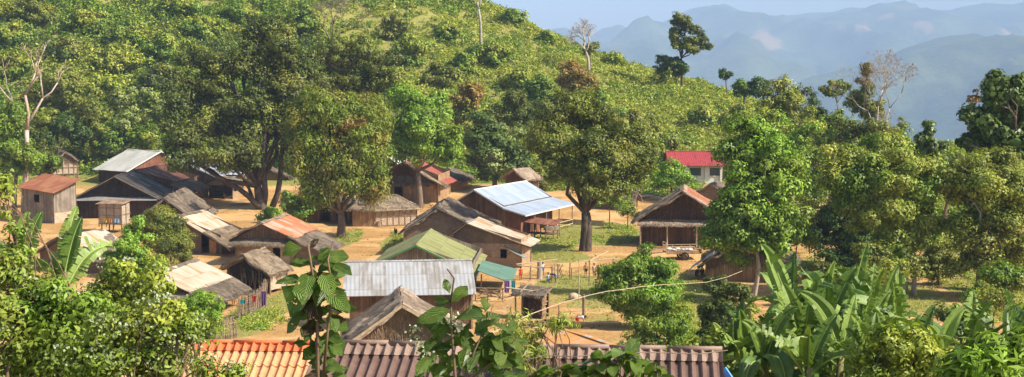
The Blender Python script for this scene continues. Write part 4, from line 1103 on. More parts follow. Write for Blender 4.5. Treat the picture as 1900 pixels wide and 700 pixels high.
# ---------------------------------------------------------------- trees in and around the village (u, v, ru, rv in photo pixels at the tree's own distance)
tree('huge dark spreading tree with leaning limbs in the left middle of the village',
  [(395,150,62,50,2),(340,185,38,58,0),(460,120,60,52,3),(520,95,58,42,4),(430,215,80,55,0),(350,255,45,42,-3),(505,190,70,70,2),(560,135,50,45,3),(455,275,60,38,-2),(395,290,50,34,-3),(330,300,30,18,-4),(540,260,55,60,0),(490,60,50,28,4),(370,115,45,30,3)],
  base=(488,388), mat='l_olivedark', bark='bark_dark', leaf=.36, puff=1.15, per=34, r=.55, fork=(478,345), two=('l_olive', .8, .75), down=.5, shell=.35, dens=1.15)
# leaning second trunk and low limbs of the same tree
o = bpy.data.objects[-1] if False else None
t0 = [x for x in COL.objects if x.get('label', '').startswith('huge dark')][0]
mb = MB(); rg = np.random.default_rng(2)
b0 = np.array(t0.location)
def wl(pts, rs, nm='limb', m='bark_dark', Yo=0):
    s = MB(); s.tube([P(u, v, b0[1]+Yo)-b0 for u, v in pts], rs, 8); s.build(nm, M[m], t0, True)
wl([(482,385),(462,365),(440,348),(418,338),(395,318),(375,305)], [.42,.36,.3,.26,.2,.14], Yo=-.5)
wl([(505,385),(515,360),(520,330),(522,290),(530,240)], [.4,.36,.32,.28,.2], Yo=.8)
wl([(488,386),(492,360),(490,330),(485,290),(480,240)], [.45,.4,.36,.3,.2])
wl([(470,372),(462,350),(450,330),(452,300)], [.24,.2,.16,.12])
tree('feathery green and tan tree with thick short trunk on open ground in the village centre',
  [(640,205,62,48,1),(600,240,55,50,0),(685,240,48,52,1),(640,275,72,52,-1),(575,300,38,52,-1),(705,290,36,45,0),(640,330,70,42,-1),(600,355,40,24,-1),(690,345,40,30,0),(590,200,40,36,2),(560,240,28,36,1)],
  base=(633,440), mat='l_feather', bark='bark_mid', leaf=.38, asp=.28, puff=1.0, per=38, r=.42, fork=(632,395), two=('l_brown', .7, 1.55), down=1.6, up=.3, shell=.4, flat=1.2)
tree('olive feathery tree top rising behind the village centre tree', [(660,95,45,36),(620,110,40,32),(700,130,40,38),(660,150,60,40),(715,175,35,40),(610,165,40,32)],
  base=(665,360), Y=200, mat='l_olive', leaf=.42, asp=.35, puff=.9, per=24, r=.3, down=1, two=('l_olivedark', .5, .6))
tree('bright green bushy crowned tree with forked trunk in front of the red ridged house',
  [(770,200,38,36,0),(815,215,42,36,1),(790,245,58,38,-1),(755,240,34,40,0),(835,255,30,38,0),(770,280,40,24,-1),(825,285,28,22,0),(760,180,26,22,2)],
  base=(779,388), mat='l_bright', bark='bark_mid', leaf=.36, puff=.9, per=32, r=.38, fork=(775,318), two=('l_mid', .8, .4), down=.3)
tree('dense dark blue green tree between the bright green tree and the olive tree', [(905,250,42,38),(935,270,45,42),(885,290,32,30),(915,305,50,30),(950,300,32,28),(900,225,30,22)],
  base=(918,350), Y=188, mat='l_teak', leaf=.42, puff=.85, per=24, r=.3, two=('l_silver', .9, 1.15))
tree('tall olive brown tree with split pale trunk in the middle of the photograph',
  [(1075,205,60,30,1),(1030,235,40,36,0),(1110,240,62,45,1),(1160,260,50,42,1),(1070,270,75,50,-1),(1140,305,65,40,0),(1040,310,40,32,-1),(1100,335,60,34,-1),(1170,310,38,36,0),(1195,285,26,34,1),(1135,350,40,22,0),(1010,275,24,32,0)],
  base=(1082,467), mat='l_olive', bark='bark_dark', leaf=.28, asp=.45, puff=.9, per=34, r=.4, fork=(1085,395), two=('l_olivedark', .9, .55), down=.8, shell=.3, trunk=[(0, 0), (.35, .1)])
tree('small bright bush in front of the white walled building', [(1245,320,32,26),(1225,335,24,20),(1262,335,22,18)], base=(1245,355), Y=180, mat='l_bright', leaf=.34, puff=.7, per=20, r=.15, name='bush', cat='bush')
tree('tall fresh green tree with thin pale trunk right of the porch house',
  [(1385,245,38,28,0),(1415,265,48,36,0),(1370,290,38,36,0),(1440,305,52,42,0),(1395,330,58,45,-1),(1445,355,50,42,0),(1370,375,46,38,-1),(1345,400,32,30,-1),(1425,400,58,38,-1),(1395,425,58,26,-1),(1365,445,48,26,-1),(1330,425,26,20,0),(1455,420,32,24,0),(1430,455,34,24,0),(1350,450,34,26,0),(1375,475,30,16,1),(1320,445,22,18,0)],
  base=(1400,550), Y=107, mat='l_mid', bark='bark_pale', leaf=.30, puff=.75, per=34, r=.16, fork=(1400,455), two=('l_bright', 1.1, .3), shell=.35, down=.5)
tree('yellow green wide crowned tree in the right half of the photograph',
  [(1570,300,50,34,1),(1625,290,58,32,1),(1680,310,52,40,0),(1590,340,60,42,0),(1650,350,70,50,-1),(1700,370,46,50,0),(1555,345,36,40,0),(1640,405,62,46,-1),(1690,430,46,40,-1),(1600,400,44,34,0),(1640,262,40,20,2),(1665,460,40,28,-1)],
  base=(1697,548), mat='l_yellow', bark='bark_pale', leaf=.26, asp=.5, puff=.75, per=34, r=.18, dens=1.35, fork=(1695,470), two=('l_mid', .9, .5), shell=.3, down=.3, trunk=[(0,0),(-.6,.5),(-1.1,-.3)])
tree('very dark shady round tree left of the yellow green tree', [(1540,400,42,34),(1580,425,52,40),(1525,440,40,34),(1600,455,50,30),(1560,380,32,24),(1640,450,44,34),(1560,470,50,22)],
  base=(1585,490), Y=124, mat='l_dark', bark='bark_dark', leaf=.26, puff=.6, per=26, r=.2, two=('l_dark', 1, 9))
tree('olive green wide crowned tree at the right edge of the photograph',
  [(1780,315,45,32,0),(1835,305,52,32,1),(1885,330,46,40,0),(1770,360,40,42,0),(1830,370,62,52,-1),(1885,400,50,46,0),(1780,420,44,40,0),(1840,440,60,46,-1),(1890,470,46,40,0),(1800,480,40,30,0),(1850,500,46,26,-1)],
  base=(1815,552), mat='l_yellow', bark='bark_pale', leaf=.25, puff=.75, per=32, r=.16, dens=1.3, fork=(1815,465), two=('l_olive', .8, -.15), shell=.35, down=.3, trunk=[(0,0),(.7,.4)])
tree('large leaved dark teak like tree towering at the top right edge', [(1860,170,36,30),(1890,200,34,42),(1850,215,38,36),(1815,225,28,26),(1880,255,44,36),(1835,260,36,28),(1800,210,16,12),(1895,160,22,26),(1850,290,50,24),(1810,270,20,16),(1790,262,14,12)],
  base=(1870,420), Y=112, mat='l_teak', bark='bark_mid', leaf=.46, asp=.68, puff=.62, per=14, r=.3, shell=.45, down=.9, fork=(1868,290))
tree('small rusty brown leafless topped tree beside the dark teak like tree', [(1838,150,12,12),(1826,165,16,13),(1808,182,10,8)], base=(1835,380), Y=118, mat='l_brown', leaf=.3, asp=.6, puff=.5, per=9, r=.1, dens=.7)
tree('slim large leaved sapling standing against the blue hills', [(1723,238,8,14),(1722,262,15,16),(1735,275,17,14),(1712,285,14,16),(1728,300,22,14)], base=(1722,420), Y=125, mat='l_teak', leaf=.42, asp=.65, puff=.5, per=11, r=.1, down=1)
# ring of trees round the left edge
tree('bushy mid green tree filling the left edge below the bare tree', [(20,225,40,34),(10,275,38,40),(45,290,42,36),(70,305,30,20)], base=(25,370), Y=168, mat='l_mid', leaf=.34, puff=.8, per=24, r=.25)
tree('grey green bush overhanging the granary on its left', [(75,285,28,26),(60,260,30,24),(90,310,22,20)], base=(75,340), Y=172, mat='l_olivedark', leaf=.3, puff=.7, per=22, r=.15, name='bush', cat='bush')
tree('pale olive broad tree behind the leafless pink trunk', [(110,165,50,32),(145,195,44,36),(80,195,42,36),(120,225,62,28),(160,225,32,26)], base=(85,290), Y=206, mat='l_olive', leaf=.42, puff=.9, per=20, r=.25, two=('l_yellow', .4, .9))
tree('dark round tree directly behind the granary', [(105,235,34,26),(135,250,28,26),(90,262,28,22)], base=(112,292), Y=202, mat='l_dark', leaf=.38, puff=.8, per=24, r=.25)
tree('silvery spiky shrub group behind the long cream tin roof', [(225,200,18,26),(250,192,16,30),(275,198,18,32),(300,205,16,26),(320,215,20,22),(240,225,26,18)], base=(262,290), Y=206, mat='l_silver', leaf=.5, asp=.4, puff=.7, per=20, r=.15, down=.4, two=('l_mid', .8, 1.3))
tree('bright bush right behind the ridge of the long cream tin roof', [(240,250,40,24),(205,262,26,20),(280,258,36,22)], base=(245,300), Y=205, mat='l_mid', leaf=.38, puff=.8, per=22, r=.2, two=('l_lime', .7, 1.1), name='bush', cat='bush')
tree('pale yellow green bush between the granary and the cream tin roof', [(175,275,24,18),(160,255,22,18),(190,245,20,16)], base=(172,300), Y=205, mat='l_yellow', leaf=.36, puff=.7, per=20, r=.12, name='bush', cat='bush')
tree('olive brown bush overlapping the brown roofed house', [(305,415,38,26),(330,440,36,30),(290,440,34,32),(320,468,42,28),(345,465,24,26),(300,398,24,14)], base=(315,520), Y=118, mat='l_olive', leaf=.16, asp=.45, puff=.5, per=42, r=.12, name='bush', cat='bush', two=('l_olivedark', 1.5, .7), dens=1.2)
tree('fresh green leafy shrub left of the olive brown bush', [(252,425,28,28),(240,462,34,28),(275,480,32,24),(250,500,42,22),(225,475,22,20),(240,520,40,24),(260,545,40,26)], base=(250,575), Y=90, mat='l_bright', leaf=.17, puff=.4, per=34, r=.1, name='bush', cat='bush', two=('l_lime', 1.4, .9))
tree('small leafy bush at the foot of the huge dark tree', [(505,395,17,13),(490,405,14,8),(513,408,12,10)], base=(503,425), mat='l_bright', leaf=.26, puff=.45, per=18, r=.06, name='bush', cat='bush')
tree('dark green leafy bush beside the shaded thatched house doorway', [(555,390,26,22),(570,370,26,22),(540,372,20,16)], base=(557,412), Y=161, mat='l_mid', leaf=.3, puff=.5, per=20, r=.08, name='bush', cat='bush')
# mango like bushes on the green
tree('round glossy green mango bush standing in the lower middle right',
  [(1190,490,46,24,0),(1155,520,48,32,0),(1220,520,46,34,0),(1180,555,66,36,-1),(1235,555,36,30,0),(1135,550,28,26,0),(1230,590,42,24,0),(1180,590,44,22,0),(1245,615,32,22,-2)],
  base=(1180,612), Y=93, mat='l_mid', bark='bark_dark', leaf=.30, asp=.28, puff=.5, per=26, r=.12, two=('l_bright', 1.2, .35), down=1.1, shell=.4)
tree('yellow tinged bush just below the round glossy mango bush', [(1215,610,46,26),(1255,590,30,26),(1190,635,40,18),(1250,630,36,20),(1220,655,44,24)], base=(1220,680), Y=79, mat='l_yellow', leaf=.24, asp=.3, puff=.45, per=22, r=.08, down=1.0, name='bush', cat='bush', two=('l_mid', 1.0, .5))
tree('dark dense bush left of the banana clump', [(1330,540,30,24),(1350,570,42,34),(1315,580,28,26),(1340,610,42,26),(1370,600,30,30),(1345,640,40,20)], base=(1340,655), Y=82, mat='l_olivedark', leaf=.24, asp=.35, puff=.42, per=28, r=.1, name='bush', cat='bush', two=('l_yellow', 1.1, 1.0))
tree('low leafy bush in front of the porch house', [(1200,462,12,8),(1188,478,20,10)], base=(1190,500), Y=118, mat='l_mid', leaf=.24, puff=.4, per=20, r=.05, name='bush', cat='bush')
tree('soft green bush beside the bamboo fence', [(385,560,30,22),(370,590,38,26),(400,585,26,22),(350,570,22,18),(375,625,34,24)], base=(380,660), Y=76, mat='l_bright', leaf=.13, asp=.35, puff=.32, per=40, r=.06, name='bush', cat='bush', two=('l_yellow', 1.5, 1.0))
tree('dark olive bush at the bare patch in the right foreground', [(1780,600,30,18),(1760,580,24,18),(1810,590,30,22),(1790,620,44,22)], base=(1780,640), mat='l_dark', leaf=.25, puff=.45, per=22, r=.06, name='bush', cat='bush', two=('l_mid', 1.0, .9))
tree('low yellow green bush under the yellow green tree', [(1735,480,30,20),(1760,500,30,22),(1725,505,22,16),(1745,455,26,18)], base=(1745,540), Y=115, mat='l_lime', leaf=.22, puff=.5, per=22, r=.06, name='bush', cat='bush', two=('l_olive', .9, .2))
# middle back row below the hill
BR = [
 ('rounded mid green tree behind the leaning hut roofs', [(1010,330,26,26),(985,345,22,20)], 186,'l_olivedark'),
 ('broad olive tree left of the red tiled roof', [(1195,250,34,28),(1225,275,30,26),(1170,235,30,24)], 205,'l_olive'),
 ('leafy green tree over the left end of the red tiled roof', [(1235,262,26,16),(1215,300,26,20)], 204,'l_mid'),
 ('dusky brown green tree left above the bright green tree', [(860,200,30,26),(875,170,24,20),(850,225,22,22)], 216,'l_brown'),
 ('grey green slender tree behind the dense dark tree', [(950,195,26,26),(970,220,30,26),(930,215,24,20)], 212,'l_olivedark'),
 ('tall rounded tree at the right foot of the hill', [(1450,180,28,28),(1465,205,42,34),(1435,215,32,30),(1480,235,36,28),(1450,250,42,26)], 196,'l_olive'),
 ('bright green tree left of the small scrap of red roof', [(1430,230,30,26),(1410,250,28,22),(1390,225,22,16)], 175,'l_bright'),
 ('bright green tree right of the small scrap of red roof', [(1545,225,30,24),(1565,245,30,22),(1535,255,28,20)], 190,'l_mid'),
 ('dark rounded tree on the skyline before the hills', [(1408,158,18,14),(1400,170,20,14),(1420,172,14,10)], 240,'l_dark'),
 ('small dark tree left of the dark rounded skyline tree', [(1372,160,12,14),(1382,170,10,10)], 245,'l_mid'),
 ('dusky tree on the skyline under the pale bare tree', [(1600,175,18,18),(1590,200,26,20),(1615,205,22,20)], 200,'l_olive'),
 ('broad dark green tree behind the yellow green crown', [(1600,240,40,22),(1640,250,36,20),(1570,270,34,24)], 165,'l_olivedark'),
 ('low dark tree left of the broad dark green crown', [(1515,215,22,20),(1528,235,22,20)], 202,'l_dark'),
 ('rounded dark treetop right of the pale bare tree', [(1675,232,14,13),(1672,250,18,14)], 175,'l_mid'),
 ('dark treetop on the hill shoulder behind the rounded tree', [(1487,168,20,10),(1510,185,12,12)], 222,'l_dark'),
 ('sunlit olive tree above the very dark shady tree', [(1500,300,38,30),(1520,330,34,34),(1480,330,28,30),(1510,360,34,22)], 150,'l_mid'),
 ('green tree filling the gap behind the tall fresh green tree', [(1480,270,34,26),(1500,250,28,22),(1460,290,30,24)], 165,'l_bright'),
 ('dark low tree right of the slim large leaved sapling', [(1775,300,24,16),(1755,315,22,14)], 150,'l_olivedark'),
]
for lb, bl, Y_, m_ in BR:
    tree(lb, bl, Y=Y_, base=(bl[-1][0], 400), mat=m_, leaf=.4 if Y_ > 180 else .32, puff=.85, per=22, r=.2, two=({'l_mid':'l_olive','l_olive':'l_yellow','l_bright':'l_lime','l_dark':'l_olivedark','l_olivedark':'l_olive','l_brown':'l_olive'}[m_], .6, .9))
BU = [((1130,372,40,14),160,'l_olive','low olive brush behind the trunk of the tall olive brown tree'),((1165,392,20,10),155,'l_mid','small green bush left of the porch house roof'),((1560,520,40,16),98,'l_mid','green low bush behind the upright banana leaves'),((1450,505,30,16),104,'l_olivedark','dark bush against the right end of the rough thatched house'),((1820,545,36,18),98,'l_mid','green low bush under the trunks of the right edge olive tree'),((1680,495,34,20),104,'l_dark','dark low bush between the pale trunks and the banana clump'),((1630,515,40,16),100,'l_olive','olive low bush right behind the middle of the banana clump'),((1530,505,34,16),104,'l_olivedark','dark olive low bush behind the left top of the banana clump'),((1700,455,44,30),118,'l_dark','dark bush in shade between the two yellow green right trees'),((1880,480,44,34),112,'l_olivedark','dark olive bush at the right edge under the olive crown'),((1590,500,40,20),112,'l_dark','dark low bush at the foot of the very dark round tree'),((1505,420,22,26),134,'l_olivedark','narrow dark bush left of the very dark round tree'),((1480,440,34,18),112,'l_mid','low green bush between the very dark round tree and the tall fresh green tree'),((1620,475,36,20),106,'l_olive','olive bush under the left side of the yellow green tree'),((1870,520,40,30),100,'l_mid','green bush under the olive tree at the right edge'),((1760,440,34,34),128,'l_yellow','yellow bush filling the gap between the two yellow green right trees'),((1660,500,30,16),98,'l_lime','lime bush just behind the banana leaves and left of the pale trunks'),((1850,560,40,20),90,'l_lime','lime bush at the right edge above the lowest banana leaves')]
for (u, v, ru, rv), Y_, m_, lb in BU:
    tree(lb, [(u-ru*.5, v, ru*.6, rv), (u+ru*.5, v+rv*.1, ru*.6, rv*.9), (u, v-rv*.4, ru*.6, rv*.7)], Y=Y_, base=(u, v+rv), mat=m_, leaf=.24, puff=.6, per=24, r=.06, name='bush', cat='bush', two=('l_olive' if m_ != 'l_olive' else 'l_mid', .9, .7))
# skyline and hill trees with visible stems
tree('tall open crowned tree standing alone on the skyline before the blue hills', [(1262,38,20,12),(1285,55,20,14),(1255,62,14,16),(1300,75,18,12),(1275,80,22,14),(1252,82,12,10),(1310,85,10,8),(1290,95,12,6)],
  base=(1262,140), Y=268, mat='l_olive', bark='bark_dark', leaf=.42, puff=.62, per=15, r=.22, fork=(1264,108), two=('l_olivedark', .7, .3), shell=.5, dens=.85)
tree('dark bush at the foot of the tall skyline tree', [(1240,118,22,14),(1258,126,16,14),(1268,132,12,10)], base=(1250,142), Y=268, mat='l_dark', leaf=.42, puff=.7, per=18, r=.12, name='bush', cat='bush')
tree('small lollipop shaped tree on the skyline', [(1346,142,12,11),(1344,136,9,7)], base=(1346,165), Y=268, mat='l_dark', leaf=.4, puff=.6, per=20, r=.12)
tree('flat crowned thin tree on the skyline left of the pale bare tree', [(1535,165,16,7),(1552,158,18,8),(1570,160,10,7),(1548,172,22,6)], base=(1555,215), Y=212, mat='l_olive', leaf=.36, puff=.5, per=14, r=.1, fork=(1553,192), dens=.8)
bare('bleached leafless tree with a leaning trunk on the hill crest', (1093,140), (1078,42), Y=268, r=.30, spread=1.15, leaves=None, bark='bark_pale', start=.42, depth=6)
tree('sparse leafy crown beside the bleached leafless tree', [(1100,85,14,10),(1090,95,12,8)], base=(1096,140), Y=268.6, mat='l_olive', leaf=.36, puff=.5, per=9, r=.08, dens=.7)
bare('twin white leafless stem high on the hill near the top of the photograph', (893,62), (885,-30), Y=275, r=.28, spread=.9, bark='bark_pale', start=.6, depth=5)
bare('very tall pale bare tree against the blue hills', (1630,230), (1632,102), Y=196, r=.20, spread=1.05, bark='bark_pale', start=.38, depth=6)
tree('thin olive tree in front of the tall pale bare tree', [(1605,130,16,12),(1600,150,14,10)], base=(1606,232), Y=197, mat='l_brown', leaf=.3, puff=.55, per=10, r=.07, dens=.6)
bare('thin little bare tree right of the tall pale bare tree', (1652,232), (1650,198), Y=190, r=.06, spread=1.0, bark='bark_pale', start=.4, depth=4)
bare('dead pink barked tree with crooked arms at the left edge', (43,262), (55,62), Y=168, r=.34, spread=1.15, bark='bark_pink', start=.47, depth=4, nb=2)
bare('grey leafless thicket tree at the top edge left of centre', (615,70), (622,-20), Y=255, r=.25, spread=1.3, bark='bark_mid', start=.2, depth=6)
tree('reddish brown bush on the hill below the bleached leafless tree', [(1060,135,26,18),(1085,150,24,16),(1045,155,20,16),(1070,165,26,14)], base=(1068,190), Y=238, mat='l_brown', leaf=.4, puff=.8, per=16, r=.12, name='bush', cat='bush')
HT = [ # u, v, ru, rv, material, label
 (60,20,44,26,'l_olive','rounded olive tree high on the hill at the upper left'),
 (160,40,40,26,'l_mid','green tree high on the hill right of the upper left olive tree'),
 (235,60,44,28,'l_mid','broad green tree on the hill above the silvery shrubs'),
 (215,110,46,30,'l_lime','sunny green tree on the hillside left of the huge dark tree'),
 (300,90,40,28,'l_mid','green crown on the hill just left of the huge dark tree top'),
 (300,150,40,26,'l_olivedark','dark olive tree at the left shoulder of the huge dark tree'),
 (380,50,40,22,'l_mid','green tree on the hill above the huge dark tree'),
 (330,15,46,24,'l_mid','green tree near the top edge left of centre'),
 (185,165,40,28,'l_lime','yellow green tree below the sunny hillside tree'),
 (440,25,40,20,'l_mid','green tree near the top edge over the huge dark tree'),
 (560,40,42,24,'l_mid','green tree left of the grey leafless thicket tree'),
 (735,50,36,24,'l_olive','olive crown on the hill right of the grey leafless thicket tree'),
 (760,95,40,28,'l_mid','broad green tree mid hill right of the feathery tops'),
 (830,60,30,20,'l_mid','small green tree left of the twin white stem'),
 (905,100,46,28,'l_mid','sprawling green tree below the twin white stem'),
 (860,120,30,20,'l_mid','green tree left of the sprawling green tree'),
 (1000,160,30,24,'l_mid','green shrub tree left of the reddish brown bush'),
 (960,145,26,22,'l_lime','sunny shrub tree in the middle of the hill face'),
 (1240,140,28,18,'l_lime','light green shrub tree below the tall skyline tree'),
 (1305,215,26,18,'l_mid','green shrub tree on the grassy right slope'),
 (1140,110,22,14,'l_mid','green tuft on the crest right of the bleached tree'),
 (1015,68,20,12,'l_mid','green tuft on the steep crest left of the bleached tree'),
 (950,30,26,14,'l_mid','green tuft on the crest right of the twin white stem'),
 (1370,215,24,18,'l_olive','olive shrub tree at the low end of the grassy slope'),
 (820,140,40,28,'l_olive','olive tree above the bright green village tree'),
 (120,90,40,26,'l_dark','dark tree right of the dead pink barked tree crown'),
 (20,120,36,28,'l_mid','green tree left of the dead pink barked tree'),
 (15,60,36,26,'l_mid','green tree at the far left edge up the hill'),
 (1100,190,40,24,'l_mid','green crown above the tall olive brown tree'),
 (1150,225,36,22,'l_mid','green crown right above the tall olive brown tree'),
 (1030,200,34,22,'l_olive','olive crown left above the tall olive brown tree'),
]
def hill_y(u, v):
    return G(u, v)[1]
for (u, v, ru, rv, m_, lb) in HT:
    g = G(u, min(v+rv*1.0, 262)); Y_ = g[1]
    if Y_ > 330: g = G(u, v+rv+14); Y_ = min(g[1], 300)
    bl = [(u-ru*.4, v+rv*.15, ru*.6, rv*.75), (u+ru*.4, v+rv*.1, ru*.6, rv*.7), (u, v-rv*.25, ru*.6, rv*.75), (u+ru*.1, v+rv*.5, ru*.7, rv*.5)]
    tree(lb, bl, Y=Y_, base=(u, v+rv), mat=m_, leaf=.5, puff=.9, per=18, r=.18, dens=.9, limbs=False, two=('l_lime' if m_ in ('l_mid', 'l_lime') else 'l_olive', .5, 1.0))
# ---------------------------------------------------------------- hillside scrub: nobody could count it
def scrub(name, label, N_, mats, sel, rad, per, leaf, asp, up, seed):
    rg = np.random.default_rng(seed); V = []; mi = []
    k = 0
    for _ in range(N_):
        u = rg.uniform(-140, 2080); s = rg.uniform(0, 1.07)
        fo = np.interp(u, HU, HF)-4; r_ = np.interp(u, HU, HR)
        y = fo+(r_-fo)*s; x = (u-950)/F*y
        w = sel(u, s, rg, x, y)
        if w is None: continue
        m_, sc = w; z = terr(x, y); rr = rad*sc*rg.uniform(.6, 1.4)
        n = int(per*(rr/rad)**1.3)+4
        d = unit(rg.normal(size=(n, 3))); d[:, 2] = np.abs(d[:, 2])*.9+.02
        rho = rg.uniform(.45, 1.08, n)[:, None]
        c = np.array([x, y, z-.1])+d*rho*rr*np.array([1.15, 1.15, 1.05])
        nn = unit(d*.5+np.array([0, 0, up])+rg.normal(size=(n, 3))*.45)
        L = leaf*rg.uniform(.6, 1.4, n)
        V.append(leaf_quads(c, nn, L, L*asp, rg, .2)); mi.append(np.full(n, m_))
    V = np.concatenate(V); mi = np.concatenate(mi)
    tag(np_quads(name, V, len(mi), [M[m] for m in mats], None, mi), label, kind='stuff')
def nzz(x, y, s): return math.sin(x*s+1.7*math.sin(y*s*1.3+1))+math.sin(y*s*1.1-x*s*.6+2.2)
def selA(u, s, rg, x, y):
    left = sm((900-u)/260+.5*nzz(x, y, .05))
    if rg.uniform() > left*.6+.4: return None
    n = nzz(x, y, .16)+rg.normal()*.7
    if left > .5: m_ = 0 if n < .1 else (1 if n < .45 else 2)
    else: m_ = 2 if n < .5 else 0
    if rg.uniform() < .06: m_ = 3
    return m_, (1.15 if left > .5 else .8)*(1.3 if m_ == 1 else 1)
scrub('hillside_scrub', 'tangled green scrub covering the hillside', 12500, ['l_mid','l_dark','l_lime','l_olive'], selA, 1.35, 46, .55, .55, .5, 41)
def selB(u, s, rg, x, y):
    right = sm((u-680)/260+.4*nzz(x, y, .06))
    if rg.uniform() > right*.9+.1: return None
    n = nzz(x, y, .11)+rg.normal()*.5
    return (0 if n > -.2 else (1 if n > -1.3 else 2)), .75
scrub('tall_grass', 'yellow green tall grass and low bushes on the sunny right slope', 21000, ['l_hillgrass','l_lime','l_mid'], selB, 1.05, 38, .55, .27, .15, 42)
# ---------------------------------------------------------------- grass tufts on the village green
rg = np.random.default_rng(77); V = []
cnt = 0
for (cx, cy, rx, ry, st) in GRW:
    if cy > 188 or cy < 60: continue
    n = int(min(900, rx*ry*5*st))
    for _ in range(n):
        a_, q = rg.uniform(0, 6.28), math.sqrt(rg.uniform())
        x, y = cx+rx*q*math.cos(a_), cy+ry*q*math.sin(a_); k = 6
        c = np.array([x, y, terr(x, y)+.08])+rg.normal(size=(k, 3))*np.array([.18, .18, .03])
        V.append(leaf_quads(c, unit(rg.normal(size=(k, 3))*.8+np.array([0, -.6, .5])), .28, .05, rg, -1.5))
V = np.concatenate(V); tag(np_quads('grass', V, len(V)//4, M['grass'], None), 'short sunlit grass on the village green', kind='stuff')
# low weeds along fence, paths and the foreground slope
def weeds(name, label, spots, mats, leaf, per, rad, asp, seed, flowers=0.0, kind='stuff', grp=None):
    rg = np.random.default_rng(seed); V = []; mi = []
    for (u, v, ru, rv, n) in spots:
        for _ in range(n):
            uu = u+rg.uniform(-1, 1)*ru; vv = v+rg.uniform(-1, 1)*rv; g = G(uu, vv)
            k = int(per*rg.uniform(.6, 1.4)); r_ = rad*rg.uniform(.5, 1.3)
            c = g+unit(rg.normal(size=(k, 3)))*np.array([r_, r_, r_*.9])*rg.uniform(.3, 1, (k, 1)); c[:, 2] = np.maximum(c[:, 2], g[2]+.02)
            V.append(leaf_quads(c, unit(rg.normal(size=(k, 3))*.6+np.array([0, -.1, .8])), leaf*rg.uniform(.6, 1.3, k), leaf*asp, rg)); mi.append(rg.integers(0, len(mats), 1).repeat(k))
    V = np.concatenate(V); mi = np.concatenate(mi)
    tag(np_quads(name, V, len(mi), [M[m] for m in mats], None, mi), label, kind='stuff')
weeds('weeds', 'green weeds sprouting at the fence foot, under trees and along house walls',
  [(1620,560,60,20,60),(1850,570,60,30,130),(1550,505,60,15,60),(1880,500,40,20,60),(1480,480,40,10,24),(470,600,30,14,60),(500,590,26,10,40),(745,440,16,8,22),(650,440,18,10,14),(1150,428,26,10,40),(1120,445,30,6,20),(1010,450,30,6,22),(1055,455,16,5,12),(1195,520,20,3,6),
   (997,537,6,2,4),(1180,490,30,5,10),(1720,470,40,16,40),(1800,520,80,18,90),(1660,495,40,8,30),(1600,500,60,6,20),(1300,620,40,20,40),(1260,560,30,20,30),(720,408,5,2,2),(165,395,20,6,8),(210,330,60,3,14),(560,418,14,3,8)],
  ['l_lime','l_bright','l_yellow'], .2, 34, .5, .5, 55)
weeds('undergrowth', 'tangled low undergrowth along the back edge of the village below the hill',
  [(200,318,90,8,50),(60,345,40,10,30),(500,322,60,6,30),(640,325,60,8,50),(900,330,60,10,60),(1010,345,50,10,60),(1150,345,60,10,90),(1200,362,40,6,50),(1260,345,40,8,40),(1400,355,60,16,90),(1520,350,60,16,80),(1650,380,60,20,80),(1480,375,30,10,30),(1820,400,80,20,80)],
  ['l_mid','l_bright','l_olive'], .38, 44, 1.15, .5, 66)
